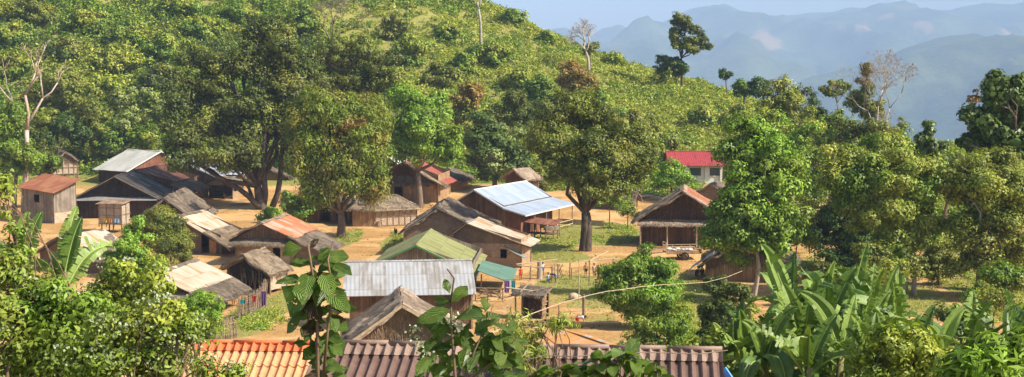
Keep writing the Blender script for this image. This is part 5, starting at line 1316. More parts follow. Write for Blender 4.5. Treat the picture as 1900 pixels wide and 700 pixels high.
# ---------------------------------------------------------------- people
def skin_mesh(name, verts, edges, radii, mat, parent, root=0, sub=1):
    me = bpy.data.meshes.new(name); me.from_pydata([tuple(v) for v in verts], edges, []); me.update()
    me.materials.append(M[mat])
    o = mesh_obj(name, me, parent)
    m = o.modifiers.new('skin', 'SKIN'); m.use_smooth_shade = True
    for i, r_ in enumerate(radii):
        me.skin_vertices[0].data[i].radius = (r_, r_) if not hasattr(r_, '__len__') else r_
    me.skin_vertices[0].data[root].use_root = True
    s = o.modifiers.new('sub', 'SUBSURF'); s.levels = sub; s.render_levels = sub
    return o
def person(label, g, rz, h=1.2, shirt='red', lower='darkc', pose='stand', group='people in the village', skirt=False, bare_torso=False, arms=(.2, .2), seed=0):
    t = thing('person', label, 'person', g, rz, group)
    k = h/1.7
    J = dict(pelvis=(0,0,.92), waist=(0,0,1.05), chest=(0,.0,1.27), neck=(0,.0,1.43), jaw=(0,-.03,1.50), head=(0,-.02,1.60), crown=(0,-.01,1.66),
      shl=(-.17,0,1.38), shr=(.17,0,1.38), ell=(-.24,.02,1.12), elr=(.24,.02,1.12), wrl=(-.25,-.08,.90), wrr=(.25,-.08,.90),
      hpl=(-.09,0,.88), hpr=(.09,0,.88), knl=(-.10,-.03,.49), knr=(.10,-.02,.49), anl=(-.10,.03,.08), anr=(.11,.02,.08), tol=(-.11,-.13,.035), tor=(.13,-.14,.035))
    if pose == 'bend':
        J.update(waist=(0,-.10,1.00), chest=(0,-.36,1.06), neck=(0,-.50,1.05), jaw=(0,-.58,1.00), head=(0,-.64,1.03), crown=(0,-.68,1.05), shl=(-.17,-.42,1.07), shr=(.17,-.42,1.07),
          ell=(-.20,-.45,.78), elr=(.20,-.45,.78), wrl=(-.14,-.52,.54), wrr=(.14,-.52,.54), pelvis=(0,.05,.88), hpl=(-.09,.05,.85), hpr=(.09,.05,.85))
    if pose == 'squat':
        J = {n: (x, y, z-.60) for n, (x, y, z) in J.items()}
        J.update(hpl=(-.09,.02,.26), hpr=(.09,.02,.26), knl=(-.15,-.34,.46), knr=(.15,-.34,.46), anl=(-.12,-.16,.07), anr=(.12,-.16,.07), tol=(-.13,-.32,.03), tor=(.13,-.32,.03),
          ell=(-.24,-.18,.60), elr=(.24,-.18,.60), wrl=(-.14,-.38,.48), wrr=(.14,-.38,.48), pelvis=(0,.03,.30), waist=(0,0,.43))
    if pose == 'walk':
        J.update(knl=(-.10,-.16,.50), anl=(-.10,-.14,.08), tol=(-.10,-.30,.04), knr=(.10,.04,.49), anr=(.10,.26,.12), tor=(.10,.14,.03), wrl=(-.24,.12,.92), wrr=(.24,-.22,.95))
    if pose == 'lean':
        J.update(ell=(-.26,-.20,1.15), elr=(.26,-.20,1.15), wrl=(-.20,-.42,1.05), wrr=(.20,-.42,1.05))
    Vn = list(J); P_ = [np.array(J[n])*k for n in Vn]; ix = {n: i for i, n in enumerate(Vn)}
    E = [('pelvis','waist'),('waist','chest'),('chest','neck'),('neck','jaw'),('jaw','head'),('head','crown'),('chest','shl'),('chest','shr'),('shl','ell'),('shr','elr'),('ell','wrl'),('elr','wrr'),
         ('pelvis','hpl'),('pelvis','hpr'),('hpl','knl'),('hpr','knr'),('knl','anl'),('knr','anr'),('anl','tol'),('anr','tor')]
    Rr = dict(pelvis=.12, waist=.11, chest=.13, neck=.048, jaw=.066, head=.092, crown=.07, shl=.055, shr=.055, ell=.038, elr=.038, wrl=.026, wrr=.026, hpl=.085, hpr=.085, knl=.055, knr=.055, anl=.036, anr=.036, tol=.03, tor=.03)
    ee = [(ix[a], ix[b]) for a, b in E]; rr = [Rr[n]*k for n in Vn]
    # palms, four fingers and a thumb on each hand
    for s_, el, wr in ((-1, 'ell', 'wrl'), (1, 'elr', 'wrr')):
        w = P_[ix[wr]]; d = unit((w-P_[ix[el]])[None])[0]; sd = unit(np.cross(d, [0, 1, .2])[None])[0]
        P_.append(w+d*.07*k); rr.append(.028*k); pi_ = len(P_)-1; ee.append((ix[wr], pi_))
        for j, (o_, ln) in enumerate(((-.030,.065),(-.010,.078),(.011,.072),(.031,.055))):
            P_.append(w+d*(.07+ln)*k+sd*o_*k*1.3+np.array([0,-.015,0])*k); rr.append(.0085*k); ee.append((pi_, len(P_)-1))
        P_.append(w+d*.075*k-sd*.055*k); rr.append(.010*k); ee.append((ix[wr], len(P_)-1))
    skin_mesh('body', P_, ee, rr, 'skin', t)
    hd = P_[ix['head']]; fw = -1
    f_ = MB()
    for s_ in (-1, 1): f_.ball(hd+np.array([s_*.032, -.078, .0])*k, .012*k, 6, 4)
    f_.build('eye', M['dark'], t)
    s = MB(); s.ball(hd+np.array([0,-.098,-.025])*k, .017*k, 6, 4, (.8,1,1.3)); s.build('nose', M['skin'], t)
    s = MB(); s.ball(hd+np.array([0,.018,.035])*k, .108*k, 10, 8, (.92,1.0,.95)); s.build('hair', M['hair'], t, True)
    def cloth_skin(nm, names, edges, add, mat, root):
        i2 = {n: i for i, n in enumerate(names)}
        skin_mesh(nm, [np.array(J[n])*k if isinstance(n, str) else n for n in names], [(i2[a], i2[b]) for a, b in edges], [(Rr[n]+add)*k for n in names], mat, t, i2[root])
    if not bare_torso:
        J['sl'] = tuple(np.array(J['shl'])*.45+np.array(J['ell'])*.55); J['sr'] = tuple(np.array(J['shr'])*.45+np.array(J['elr'])*.55); Rr['sl'] = Rr['sr'] = .045
        J['nk'] = tuple(np.array(J['chest'])*.35+np.array(J['neck'])*.65); Rr['nk'] = .06
        cloth_skin('shirt', ['pelvis','waist','chest','nk','shl','shr','sl','sr'], [('pelvis','waist'),('waist','chest'),('chest','nk'),('chest','shl'),('chest','shr'),('shl','sl'),('shr','sr')], .018, shirt, 'pelvis')
    J['kl'] = tuple(np.array(J['hpl'])*.2+np.array(J['knl'])*.8); J['kr'] = tuple(np.array(J['hpr'])*.2+np.array(J['knr'])*.8); Rr['kl'] = Rr['kr'] = .062
    if skirt:
        hem = (np.array(J['knl'])+np.array(J['knr']))/2; J['hem'] = tuple(hem+np.array([0,0,-.12])); Rr['hem'] = .17; Rr['hp'] = .14; J['hp'] = J['pelvis']
        cloth_skin('skirt', ['hp','hem'], [('hp','hem')], .01, lower, 'hp')
    else:
        cloth_skin('shorts', ['pelvis','hpl','hpr','kl','kr'], [('pelvis','hpl'),('pelvis','hpr'),('hpl','kl'),('hpr','kr')], .022, lower, 'pelvis')
    return t
GP = 'people in the village'
person('child in a red outfit at the left post of the rail on the green', G(966,521), R(20), 1.15, 'red', 'red', 'stand')
person('child in a white and blue top leaning on the rail on the green', G(1007,512), R(10), 1.2, 'whitec', 'bluec', 'lean')
person('child squatting on the grass in a light blue outfit under the rail', G(1017,524), R(60), 1.25, 'lightblue', 'lightblue', 'squat')
person('child in a dark top bending forward beside the squatting child', G(1031,525), R(-70), 1.2, 'darkc', 'lightblue', 'bend')
person('child in an orange shirt standing by the long rail', G(1087,515), R(-10), 1.25, 'orange', 'darkc', 'stand')
person('child in a pale pink shirt between two others near the mango bush', G(1102,516), R(30), 1.25, 'pinkc', 'tanc', 'stand')
person('shortest child in dark brown clothes nearest the mango bush', G(1110,514), R(-30), 1.0, 'tanc', 'darkc', 'stand')
person('adult in a dark patterned skirt under the feathery tree', G(586,413), R(30), 1.5, 'tanc', 'purple', 'stand', skirt=True)
person('adult with bare upper body and dark skirt standing under the feathery tree', G(597,412), R(-60), 1.6, 'red', 'darkc', 'stand', skirt=True, bare_torso=True)
person('person in a white shirt standing beside the silver blue roofed house porch', G(1027,436), R(40), 1.5, 'whitec', 'tanc', 'lean')
person('person in a pale shirt near the fallen thatch behind the olive tree', G(1176,404), R(-40), 1.5, 'whitec', 'tanc', 'walk')
person('dark clothed person squatting in the yard below the woven shed', G(152,440), R(20), 1.4, 'darkc', 'purple', 'squat')
person('dark clothed person squatting under the open pole shelter', G(415,371), R(60), 1.5, 'darkc', 'darkc', 'squat')
person('person in a white and red top crouching behind the rust striped roof', G(1072,612), R(90), 1.35, 'whitec', 'red', 'bend')
# ---------------------------------------------------------------- animals
def quad_animal(label, name, cat, g, rz, s, mat, group=None):
    t = thing(name, label, cat, g, rz, group)
    J = [(.0,.28,.50),(0,0,.48),(0,-.28,.52),(0,-.40,.62),(0,-.50,.68),(0,-.62,.64),(0,.42,.50),(0,.56,.60)]
    rr = [.10,.10,.13,.08,.075,.04,.03,.02]; E = [(0,1),(1,2),(2,3),(3,4),(4,5),(0,6),(6,7)]
    for x in (-.08,.08):
        i = len(J); J += [(x,-.27,.36),(x,-.25,.20),(x,-.27,.03),(x,-.31,.02)]; rr += [.06,.032,.024,.025]; E += [(2,i),(i,i+1),(i+1,i+2),(i+2,i+3)]
        i = len(J); J += [(x,.22,.36),(x,.33,.20),(x,.28,.03),(x,.24,.02)]; rr += [.075,.035,.024,.025]; E += [(0,i),(i,i+1),(i+1,i+2),(i+2,i+3)]
        i = len(J); J += [(x*.7,-.47,.78)]; rr += [.018]; E += [(4,i)]
    skin_mesh('body', [np.array(p)*s for p in J], E, [r_*s for r_ in rr], mat, t, 1)
    return t
quad_animal('pale dog standing on the dirt in front of the low woven hut', 'dog', 'dog', G(700,421), R(75), 1.15, 'post_pale')
def hen(label, g, rz, s, mat='hair'):
    t = thing('chicken', label, 'chicken', g, rz, 'chickens scratching on the village path')
    J = [(0,.10,.24),(0,-.04,.23),(0,-.13,.30),(0,-.16,.40),(0,-.19,.42),(0,-.23,.41),(0,.20,.34),(0,.26,.42),(-.04,0,.12),(-.04,.01,.01),(-.04,-.05,.006),(.04,0,.12),(.04,.01,.01),(.04,-.05,.006)]
    skin_mesh('body', [np.array(p)*s for p in J], [(0,1),(1,2),(2,3),(3,4),(4,5),(0,6),(6,7),(1,8),(8,9),(9,10),(1,11),(11,12),(12,13)], [r_*s for r_ in (.085,.095,.06,.035,.034,.010,.05,.03,.02,.010,.008,.02,.010,.008)], mat, t, 1)
    s_ = MB(); s_.ball((0,-.18*s,.465*s), .022*s, 6, 4, (.4,1.2,1)); s_.build('comb', M['red'], t)
hen('upright dark rooster at the bend of the dirt path', G(734,438), R(200), 1.9)
hen('dark hen pecking on the dirt in front of the forked tree', G(757,397), R(60), 1.5)
hen('brown hen lying low on the dirt between the rooster and the hut', G(720,413), R(100), 1.1, 'stem_brown')
hen('small dark hen at the foot of the forked tree', G(800,386), R(-60), 1.2, 'stem_brown')
# ---------------------------------------------------------------- rails, posts, poles on the green
def poly_pole(name, label, cat, pts, r_, mat, group=None):
    b = np.array(pts[0]); s = MB(); s.tube([np.array(p)-b for p in pts], r_, 6)
    o = s.build(name, M[mat], loc=b); return tag(o, label, cat, group)
def rail_fence(label, posts, rails, hs, rr=.05, group='rail fences on the green'):
    b = G(*posts[0]); t = thing('rail_fence', label, 'fence', b, 0, group)
    for (u, v), h in zip(posts, hs):
        g = G(u, v)-b; s = MB(); s.tube([(g[0],g[1],g[2]-.3),(g[0]+.03,g[1],g[2]+h)], rr*1.5, 6); s.build('post', M['post'], t)
    for (a_, za, c_, zc) in rails:
        p = G(*a_)-b; q = G(*c_)-b; s = MB(); s.tube([p+np.array([0,0,za]), (p+q)/2+np.array([0,0,(za+zc)/2-.05]), q+np.array([0,0,zc])], rr, 6); s.build('rail', M['post_pale'], t)
    return t
rail_fence('rail between three posts where the red clothed child stands', [(984,520),(1024,523),(1035,517)], [((960,520),1.25,(1030,523),1.15),((958,516),1.15,(1034,512),1.4)], (1.25,1.3,1.2))
rail_fence('long horizontal rail on thin posts beside the orange shirted child', [(1057,519),(1060,520),(1093,530),(1137,506)], [((1066,514),1.3,(1140,508),1.35),((1084,504),.9,(1150,500),1.0)], (1.4,1.0,2.1,1.3), .04)
s = MB(); rg = np.random.default_rng(8)
for i in range(5): s.tube([(rg.normal()*.25, rg.normal()*.15, 0),(rg.normal()*.3, .2, 1.15)], [.05,.03], 5)
o = s.build('stakes', M['post'], loc=G(1038,516)); tag(o, 'bundle of crooked stakes at the right end of the first rail', 'stakes')
s = MB(); s.tube([(0,0,-.3),(.02,0,.9),(0,0,1.5)], [.26,.22,.2], 9); o = s.build('stump', M['bark_pale'], loc=G(1001,519)); tag(o, 'thick sawn post standing behind the first rail', 'post')
poly_pole('pole', 'tall thin bamboo pole standing on the grass of the green', 'pole', [G(1074,559)+np.array([0,0,-.2]), G(1074,559)+np.array([.02,0,3.3])], .045, 'post_pale')
poly_pole('pole', 'weathered squat wooden post beside the dark tree shadow', 'post', [G(1083,592)+np.array([0,0,-.2]), G(1083,592)+np.array([0,0,1.7])], .12, 'post')
poly_pole('pole', 'short thin stake left of the weathered squat post', 'post', [G(1037,594)+np.array([0,0,-.2]), G(1037,594)+np.array([0,0,1.0])], .05, 'post')
poly_pole('pole', 'long pale bamboo pole lying across the dirt under the olive tree', 'pole', [G(1092,487)+np.array([0,0,.06]), G(1128,468)+np.array([0,0,.08])], .04, 'post_pale')
s = MB(); s.ball((0,0,.22), .42, 9, 7, (1,.8,.75)); s.ball((.35,.1,.15), .3, 8, 6, (1,.8,.8)); o = s.build('rock', M['post_pale'], loc=G(1064,556)); tag(o, 'tan rounded boulder lying in the grass of the green', 'rock')
s = MB(); s.box(-1.2,1.2,-.5,.5,-.3,.06); s.box(-1.25,1.25,.52,.7,-.3,.18); o = s.build('slab', M['wood_tan'], loc=G(770,383)); tag(o, 'low plank step in front of the red ridged house', 'step')
s = MB(); s.tube([(-1.4,0,.12),(1.2,.3,.15)], [.16,.12], 7); s.tube([(.1,.1,.15),(1.0,-.5,.2)], [.08,.05], 5); o = s.build('log', M['bark_pale'], loc=G(448,381)); tag(o, 'bleached fallen log beside the open pole shelter', 'log')
s = MB(); s.tube([(-2.6,.6,.5),(0,0,.35),(2.6,-.8,.15)], [.13,.12,.1], 7); o = s.build('log', M['bark_pale'], loc=G(1480,455)); tag(o, 'long pale log lying behind the banana clump', 'log')
s = MB(); s.tube([(-1.6,0,.45),(0,.1,.6),(1.8,.3,.2)], [.18,.2,.12], 7); s.tube([(-.5,0,.1),(1.2,-.4,.5)], [.1,.06], 5); o = s.build('log', M['bark_pale'], loc=G(1205,372)); tag(o, 'heap of bleached logs behind the left roof of the porch house', 'logs')
poly_pole('post', 'thin post standing alone in the yard behind the banana clump', 'post', [G(1502,468)+np.array([0,0,-.2]), G(1502,468)+np.array([0,0,1.9])], .08, 'post_pale')
rg = np.random.default_rng(61); C = []
for _ in range(5200):
    u, v = rg.uniform(60, 1900), rg.uniform(345, 640)**1.0; Y_ = F*18/(v-124); x = (u-950)/F*Y_
    C.append((x, Y_, terr(x, Y_)+.02))
C = np.array(C); V = leaf_quads(C, unit(rg.normal(size=C.shape)*.35+np.array([0, 0, 1])), rg.uniform(.08, .3, len(C)), rg.uniform(.05, .14, len(C)), rg, fold=.3)
tag(np_quads('leaf_litter', V, len(C), [M['l_brown'], M['wood_log'], M['post_pale']], None, rg.integers(0, 3, len(C))), 'dry leaves, chips and litter strewn over the dirt of the village', kind='stuff')
# yard clutter
s = MB(); rg = np.random.default_rng(4)
for i in range(30): a_ = rg.uniform(0, 6.3); s.ball((rg.normal()*.8, rg.normal()*.8, .05), rg.uniform(.04,.1), 5, 4)
o = s.build('stones', M['post_pale'], loc=G(172,440)); tag(o, 'scatter of pale stones in the yard below the woven shed', 'stones', kind='stuff')
# ---------------------------------------------------------------- bamboo picket fences
def picket(label, path, h, seed, gap=.085):
    b = G(*path[0]); t = thing('bamboo_fence', label, 'fence', b, 0, 'bamboo picket fences'); rg = np.random.default_rng(seed)
    s = MB(); pts = [G(*p) for p in path]; tops = []
    for a_, c_ in zip(pts[:-1], pts[1:]):
        d = c_-a_; L = np.linalg.norm(d[:2]); n = int(L/gap)
        for i in range(n):
            p = a_+d*i/n-b; p = p+np.array([rg.normal()*.02, rg.normal()*.04, 0]); z = terr(p[0]+b[0], p[1]+b[1])-b[2]
            hh = h*rg.uniform(.82, 1.12); tx, ty = rg.normal(size=2)*.07
            s.tube([(p[0], p[1], z-.2), (p[0]+tx, p[1]+ty, z+hh)], [.035, .028], 4)
    s.build('picket_row', M['wood_log'], t)
    for zz in (.35, .75):
        s = MB()
        for a_, c_ in zip(pts[:-1], pts[1:]):
            p, q = a_-b, c_-b; s.tube([p+np.array([0,.06,h*zz]), q+np.array([0,.06,h*zz])], .035, 5)
        s.build('rail', M['post'], t)
    return t
picket('tall leaning bamboo picket fence hung with clothes beside the shabby hut', [(442,594),(470,586),(486,572),(494,556)], 1.55, 1)
picket('lower bamboo picket fence continuing down to the orange roof', [(370,640),(400,636),(440,628)], 1.3, 2)
g0 = G(472,586)
for (u, v, m_, w, h, lb) in ((470,556,'red',.42,.45,'bright red cloth hanging on the bamboo fence'),(450,565,'teal',.35,.25,'small teal cloth draped on the bamboo fence'),(489,550,'purple',.4,1.1,'long faded purple towel at the right end of the bamboo fence'),(434,565,'orange',.35,.25,'small orange cloth at the left end of the bamboo fence')):
    gg = G(u, v+30 if m_ != 'purple' else v+26); cloth('cloth', lb, m_, (gg[0]+.05, gg[1]-.14, gg[2]+1.42), w, h, R(-10), int(u), 'washing on the bamboo fence')
lg = P(946,521,G(940,568)[1])
for (u, m_, w, h, lb) in ((940,'purple',.4,.95,'purple patterned shirt hanging under the green side roof'),(946,'whitec',.28,.7,'white cloth hanging between the purple shirt and the teal cloth'),(952,'teal',.35,.95,'teal cloth hanging at the corner of the green side roof')):
    p = P(u,521,108.5); cloth('cloth', lb, m_, p, w, h, R(-8), int(u), 'washing under the green side roof')
p, q = P(932,520,108.5), P(958,519,108.5); poly_pole('washing_pole', 'thin pole carrying washing under the green side roof', 'pole', [p+np.array([0,.05,.03]), q+np.array([0,.05,.03])], .03, 'post')
# work bench and clutter under green side roof
g = G(905,560); t = thing('rack', 'rickety wooden rack of sticks below the green side roof', 'rack', g, R(-15))
s = MB(); rg = np.random.default_rng(12)
for i in range(16): s.tube([(rg.uniform(-1,1.2), rg.uniform(-.3,.4), rg.uniform(0,.9)),(rg.uniform(-1,1.4), rg.uniform(-.3,.4), rg.uniform(.1,1.1))], .035, 5)
s.build('stick_bundle', M['post'], t)
for x in (-1,0,1.2): s = MB(); s.tube([(x,0,-.2),(x,0,1.1)], .05, 5); s.build('post', M['post'], t)
s = MB(); s.tube([(-1.1,0,1.0),(1.3,0,1.05)], .05, 5); s.build('rail', M['post'], t)
# ---------------------------------------------------------------- trailer in front of the porch
g = G(1262,481); t = thing('farm_trailer', 'pale wooden farm trailer with side rails and a load in front of the porch', 'trailer', g, R(6))
s = MB(); s.box(-1.5,1.9,-.75,.75,.72,.80); s.box(-1.5,1.9,-.78,-.752,.55,.85); s.box(-1.5,1.9,.752,.78,.55,.85); s.box(1.902,1.93,-.75,.75,.6,1.0); s.build('bed', M['wood_tan'], t)
for y in (-.74, .74):
    s = MB(); s.bar((-1.5,y,1.28),(1.9,y,1.28),.05); s.bar((-1.5,y,1.05),(1.9,y,1.05),.04)
    for x in (-1.48,-.6,.3,1.1,1.88): s.bar((x,y,.8),(x,y,1.28),.05)
    s.build('side_rail', M['post_pale'], t)
s = MB(); s.bar((-1.5,-.74,1.28),(-1.5,.74,1.28),.05); s.bar((-1.5,-.74,.8),(-1.5,-.74,1.6),.05); s.bar((-1.5,.74,.8),(-1.5,.74,1.6),.05); s.bar((-1.5,-.74,1.6),(-1.5,.74,1.6),.05); s.build('front_rail', M['post_pale'], t)
def wheel(t, x, y, r_, w=.16, hub='wood_tan'):
    s = MB(); n = 18
    pts = [(x+r_*math.cos(a), y, r_+r_*math.sin(a)) for a in np.linspace(0, 2*math.pi, n+1)]
    s.tube([(p[0]*1, y, p[2]) for p in pts], w*.5, 7, False); o = s.build('wheel', M['rubber'], t, True)
    s = MB(); s.tube([(x,y-w*.35,r_),(x,y+w*.35,r_)], r_*.68, 14); s.build('rim', M[hub], o)
wheel(t, .25, -.85, .34); wheel(t, .25, .85, .34)
s = MB(); s.bar((.25,-.85,.34),(.25,.85,.34),.09); s.bar((-1.5,0,.68),(-3.0,0,.55),.09); s.bar((-1.4,0,.64),(1.8,0,.64),.12); s.bar((.25,-.5,.34),(.25,-.5,.72),.08); s.bar((.25,.5,.34),(.25,.5,.72),.08); s.build('chassis', M['steel'], t)
s = MB(); rg = np.random.default_rng(6)
for i in range(9): s.ball((rg.uniform(-1.0,1.3), rg.uniform(-.4,.4), .92), rg.uniform(.14,.24), 7, 5, (1.3,1,.6))
o = s.build('sacks', M['whitec'], loc=off(g, R(6), 0, 0, 0)); o.rotation_euler = (0,0,R(6)); tag(o, 'pale and white sacks heaped on the farm trailer', 'sacks')
t = thing('walking_tractor', 'small two wheeled walking tractor hitched to the front of the farm trailer', 'tractor', off(g, R(6), -3.0, 0, 0), R(6))
wheel(t, -.45, -.38, .36, .2); wheel(t, -.45, .38, .36, .2)
s = MB(); s.box(-.75,-.1,-.18,.18,.45,.85); s.box(-.70,-.25,-.14,.14,.852,1.0); s.build('engine', M['steel'], t)
for y in (-.25,.25): s = MB(); s.tube([(-.2,y*.6,.7),(.5,y,1.0),(1.1,y*1.2,1.05)], .025, 6); s.build('handlebar', M['steel'], t)
s = MB(); s.bar((-.2,0,.5),(.1,0,.55),.08); s.bar((-.45,-.38,.36),(-.45,.38,.36),.07); s.build('drawbar', M['steel'], t)
# motorcycle in the shade
g = G(1298,512); t = thing('motorcycle', 'dark motorcycle parked in shade at the corner of the rough thatched house', 'motorcycle', g, R(60))
wheel(t, -.62, 0, .30, .09, 'steel'); wheel(t, .62, 0, .30, .09, 'steel')
s = MB(); s.tube([(-.62,0,.3),(-.42,0,.72),(-.32,0,.98)], .03, 6); s.tube([(-.38,0,.75),(0,0,.5),(.62,0,.32)], .035, 6); s.tube([(-.38,0,.78),(.2,0,.62),(.7,0,.66)], .03, 6); s.build('frame', M['steel'], t)
s = MB(); s.box(-.18,.15,-.12,.12,.28,.55); s.build('engine', M['steel'], t)
s = MB(); s.ball((-.16,0,.76), .2, 9, 7, (1.2,.6,.6)); s.build('fuel_tank', M['darkc'], t, True)
s = MB(); s.ball((.33,0,.76), .3, 10, 6, (1.25,.45,.24)); s.build('seat', M['rubber'], t, True)
s = MB(); s.tube([(-.22,-.34,1.02),(-.34,-.1,1.0),(-.34,.1,1.0),(-.22,.34,1.02)], .02, 6); s.build('handlebar', M['steel'], t)
s = MB(); s.ball((-.46,0,.85), .1, 8, 6); s.build('headlight', M['whitec'], t)
# cable slung across the picture
kp = [(1377,503,60),(1350,514,58),(1310,524,55),(1270,526.5,51),(1230,528.5,47),(1190,532,44),(1157,537,41.5),(1125,541,39),(1093,548,36.5),(1065,556,34),(1040,563,32),(1012,573,30),(985,583,28),(963,593,26.5),(943,603,25),(915,617,23),(880,636,21)]
cp = []
for i in range(len(kp)-1):
    a_, b_ = np.array(kp[i]), np.array(kp[i+1])
    for s_ in (0, .5): c_ = a_+(b_-a_)*s_; cp.append(P(*c_))
poly_pole('cable', 'pale sagging cable crossing the picture in front of the green', 'cable', cp, .010, 'post_pale')
# ---------------------------------------------------------------- foreground roofs with real rolled tiles
def tile_roof(name, label, A, YA, wdir, length, slope_len, pitch, mat, tile_pitch, rows, wave, x_left=0.0):
    """A = right end of ridge; ridge runs to the left; slope towards the camera"""
    a = P(*A, YA); z0 = terr(a[0], a[1]); H = a[2]-z0
    t = thing(name, label, 'house', (a[0], a[1], z0), R(wdir))
    n = int(length/tile_pitch); sub = 8; rl = slope_len/rows
    s = MB()
    def prof(k): ph = (k % sub)/sub; return wave*(math.cos(2*math.pi*ph)*.6+.4*math.cos(4*math.pi*ph)*.35)
    rgj = np.random.default_rng(3)
    for r_ in range(rows):
        y0, y1 = r_*rl, (r_+1)*rl+.045
        for k in range(n*sub):
            xa, xb = -k*tile_pitch/sub, -(k+1)*tile_pitch/sub
            za, zb = prof(k), prof(k+1)
            def pt(x, y, h, l): 
                yy = -y*math.cos(pitch); zz = H-y*math.sin(pitch)
                return (x, yy-h*math.sin(pitch), zz+h*math.cos(pitch)+l*.0)
            lift0, lift1 = .0, .028
            u0 = -xa; 
            s.quad(pt(xa,y0,za+lift0,0), pt(xb,y0,zb+lift0,0), pt(xb,y1,zb+lift1,0), pt(xa,y1,za+lift1,0), ((u0,y0+r_*7),(u0+tile_pitch/sub,y0+r_*7),(u0+tile_pitch/sub,y1+r_*7),(u0,y1+r_*7)))
            s.quad(pt(xa,y1,za+lift1,0), pt(xb,y1,zb+lift1,0), pt(xb,y1,zb+lift1-.03,0), pt(xa,y1,za+lift1-.03,0))
    s.build('roof', M[mat], t, True)
    s = MB()   # back slope
    for k in range(n*sub):
        xa, xb = -k*tile_pitch/sub, -(k+1)*tile_pitch/sub
        za, zb = prof(k), prof(k+1)
        s.quad((xb,0.0,H+zb*.95),(xa,0.0,H+za*.95),(xa,slope_len*math.cos(pitch),H+za-slope_len*math.sin(pitch)),(xb,slope_len*math.cos(pitch),H+zb-slope_len*math.sin(pitch)))
    s.build('roof', M[mat], t, True)
    return t, H, a
def m_tile(name, c1, c2, lich):
    t = NT(name); u = t.uv(); o = t.obj()
    n = t.noise(o, 5.0, 5, .65); n2 = t.noise(o, .9, 3); n3 = t.noise(o, 22.0, 3)
    c = t.mix(t.ramp(n2, [(.35, 0), (.65, 1)]), c1, c2)
    c = t.mix(1.0, c, t.ramp(n, [(.3, .75), (.7, 1.2)]), 'MULTIPLY')
    c = t.mix(t.ramp(n3, [(.62, 0), (.75, .5)]), c, lich)
    return t.done(t.bsdf(c, .6, .35, 0, n3, .004))
M['tile_brown'] = m_tile('tile_brown', (.115,.064,.048), (.165,.098,.075), (.25,.18,.13))
M['tile_brown_cap'] = m_tile('tile_brown_cap', (.19,.12,.09), (.30,.205,.155), (.42,.34,.26))
M['tile_orange'] = m_tile('tile_orange', (.56,.24,.10), (.63,.31,.15), (.50,.30,.16))
M['tile_orange_cap'] = m_tile('tile_orange_cap', (.52,.11,.03), (.58,.15,.05), (.45,.2,.1))
def caps(t, H, length, tp, wave, mat, flen, pitch, ridge_r):
    """scalloped ridge flashing over every roll and a half round ridge on top"""
    n = int(length/tp)
    for side in (1, -1):
        s = MB(); sub = 8
        for k in range(n*sub):
            def cp_(kk, f):
                ph = (kk % sub)/sub; h = wave*(math.cos(2*math.pi*ph)*.6+.14*math.cos(4*math.pi*ph))+.035+.02*math.sin(math.pi*f)
                ln = flen*(1+.16*math.cos(2*math.pi*ph))
                y = -ln*f*side; return (-kk*tp/sub, y*math.cos(pitch)-h*math.sin(pitch)*side, H-ln*f*math.sin(pitch)+h*math.cos(pitch)+.02*(1-f))
            for f0, f1 in ((0,.3),(.3,.65),(.65,1)):
                s.quad(cp_(k,f0), cp_(k+1,f0), cp_(k+1,f1), cp_(k,f1))
        s.build('ridge_flashing', M[mat], t, True)
    s = MB(); x = 0.0; seg = 1.0
    while x < length-.05:
        s.tube([(-x, 0, H+.075), (-min(length, x+seg)+.03, 0, H+.07)], [ridge_r, ridge_r*.86], 9); x += seg
    s.build('ridge_cap', M[mat], t, True)
Lb = 7.35; tpb = .182
t, H, a = tile_roof('house', 'house with brown rolled tile roof and scalloped ridge across the bottom of the photograph', (1340,656), 24.5, -5.5, Lb, 4.6, R(19), 'tile_brown', tpb, 4, .052)
caps(t, H, Lb-.06, tpb, .052, 'tile_brown_cap', .34, R(19), .055)
s = MB(); zt2 = lambda y: H-abs(y)*math.tan(R(19))-.16
for x0 in (-.45,):
    wall_run(s, lambda x, d, z: (x0-d, x, z), -3.6, 3.6, lambda y: zt2(y), -1.5, .12)
s.build('end_wall', M['wood_red'], t)
s = MB(); wall_run(s, lambda x, d, z: (x, -3.6+d, z), -Lb+.3, -.6, lambda x: zt2(3.6), -1.5, .12); s.build('front_wall', M['wood_tan'], t)
for sg in (-1, 1): s = MB(); s.bar((-.03, 0, H-.12), (-.03, sg*4.3, H-.12-4.3*math.tan(R(19))), .035, .17); s.build('barge_board', M['blue_paint'], t)
s = MB(); s.bar((.02,-.1,H-.25),(.75,-.3,H-1.3),.07,.1); s.build('brace', M['blue_paint'], t)
Lo = 3.0; tpo = .172
t, H, a = tile_roof('house', 'house with bright orange rolled tile roof at the bottom left', (612,643), 28, -3, 2.95, 4.2, R(22), 'tile_orange', tpo, 6, .045)
caps(t, H, 2.80, tpo, .045, 'tile_orange_cap', .24, R(22), .05)
s = MB(); wall_run(s, lambda x, d, z: (x, -3.4+d, z), -2.3, -.2, lambda x: H-1.75, -1.5, .12); s.build('front_wall', M['white_wall'], t)
s = MB(); wall_run(s, lambda x, d, z: (-.3-d, x, z), -3.25, 3.25, lambda y: H-abs(y)*.404-.15, -1.5, .1); s.build('side_wall', M['white_wall'], t)
s = MB(); rws = 5
for r_ in range(rws):
    for k in range(6*8):
        x0, x1 = -2.96-k*tpo/8, -2.96-(k+1)*tpo/8
        h0, h1 = .045*math.cos(k*math.pi/4)*.7, .045*math.cos((k+1)*math.pi/4)*.7
        y0, y1 = .6+r_*.6, .6+(r_+1)*.6+.04; c_, s_ = math.cos(R(22)), math.sin(R(22)); zb = H-.12
        s.quad((x0,-y0*c_,zb-y0*s_+h0),(x1,-y0*c_,zb-y0*s_+h1),(x1,-y1*c_,zb-y1*s_+h1+.028),(x0,-y1*c_,zb-y1*s_+h0+.028))
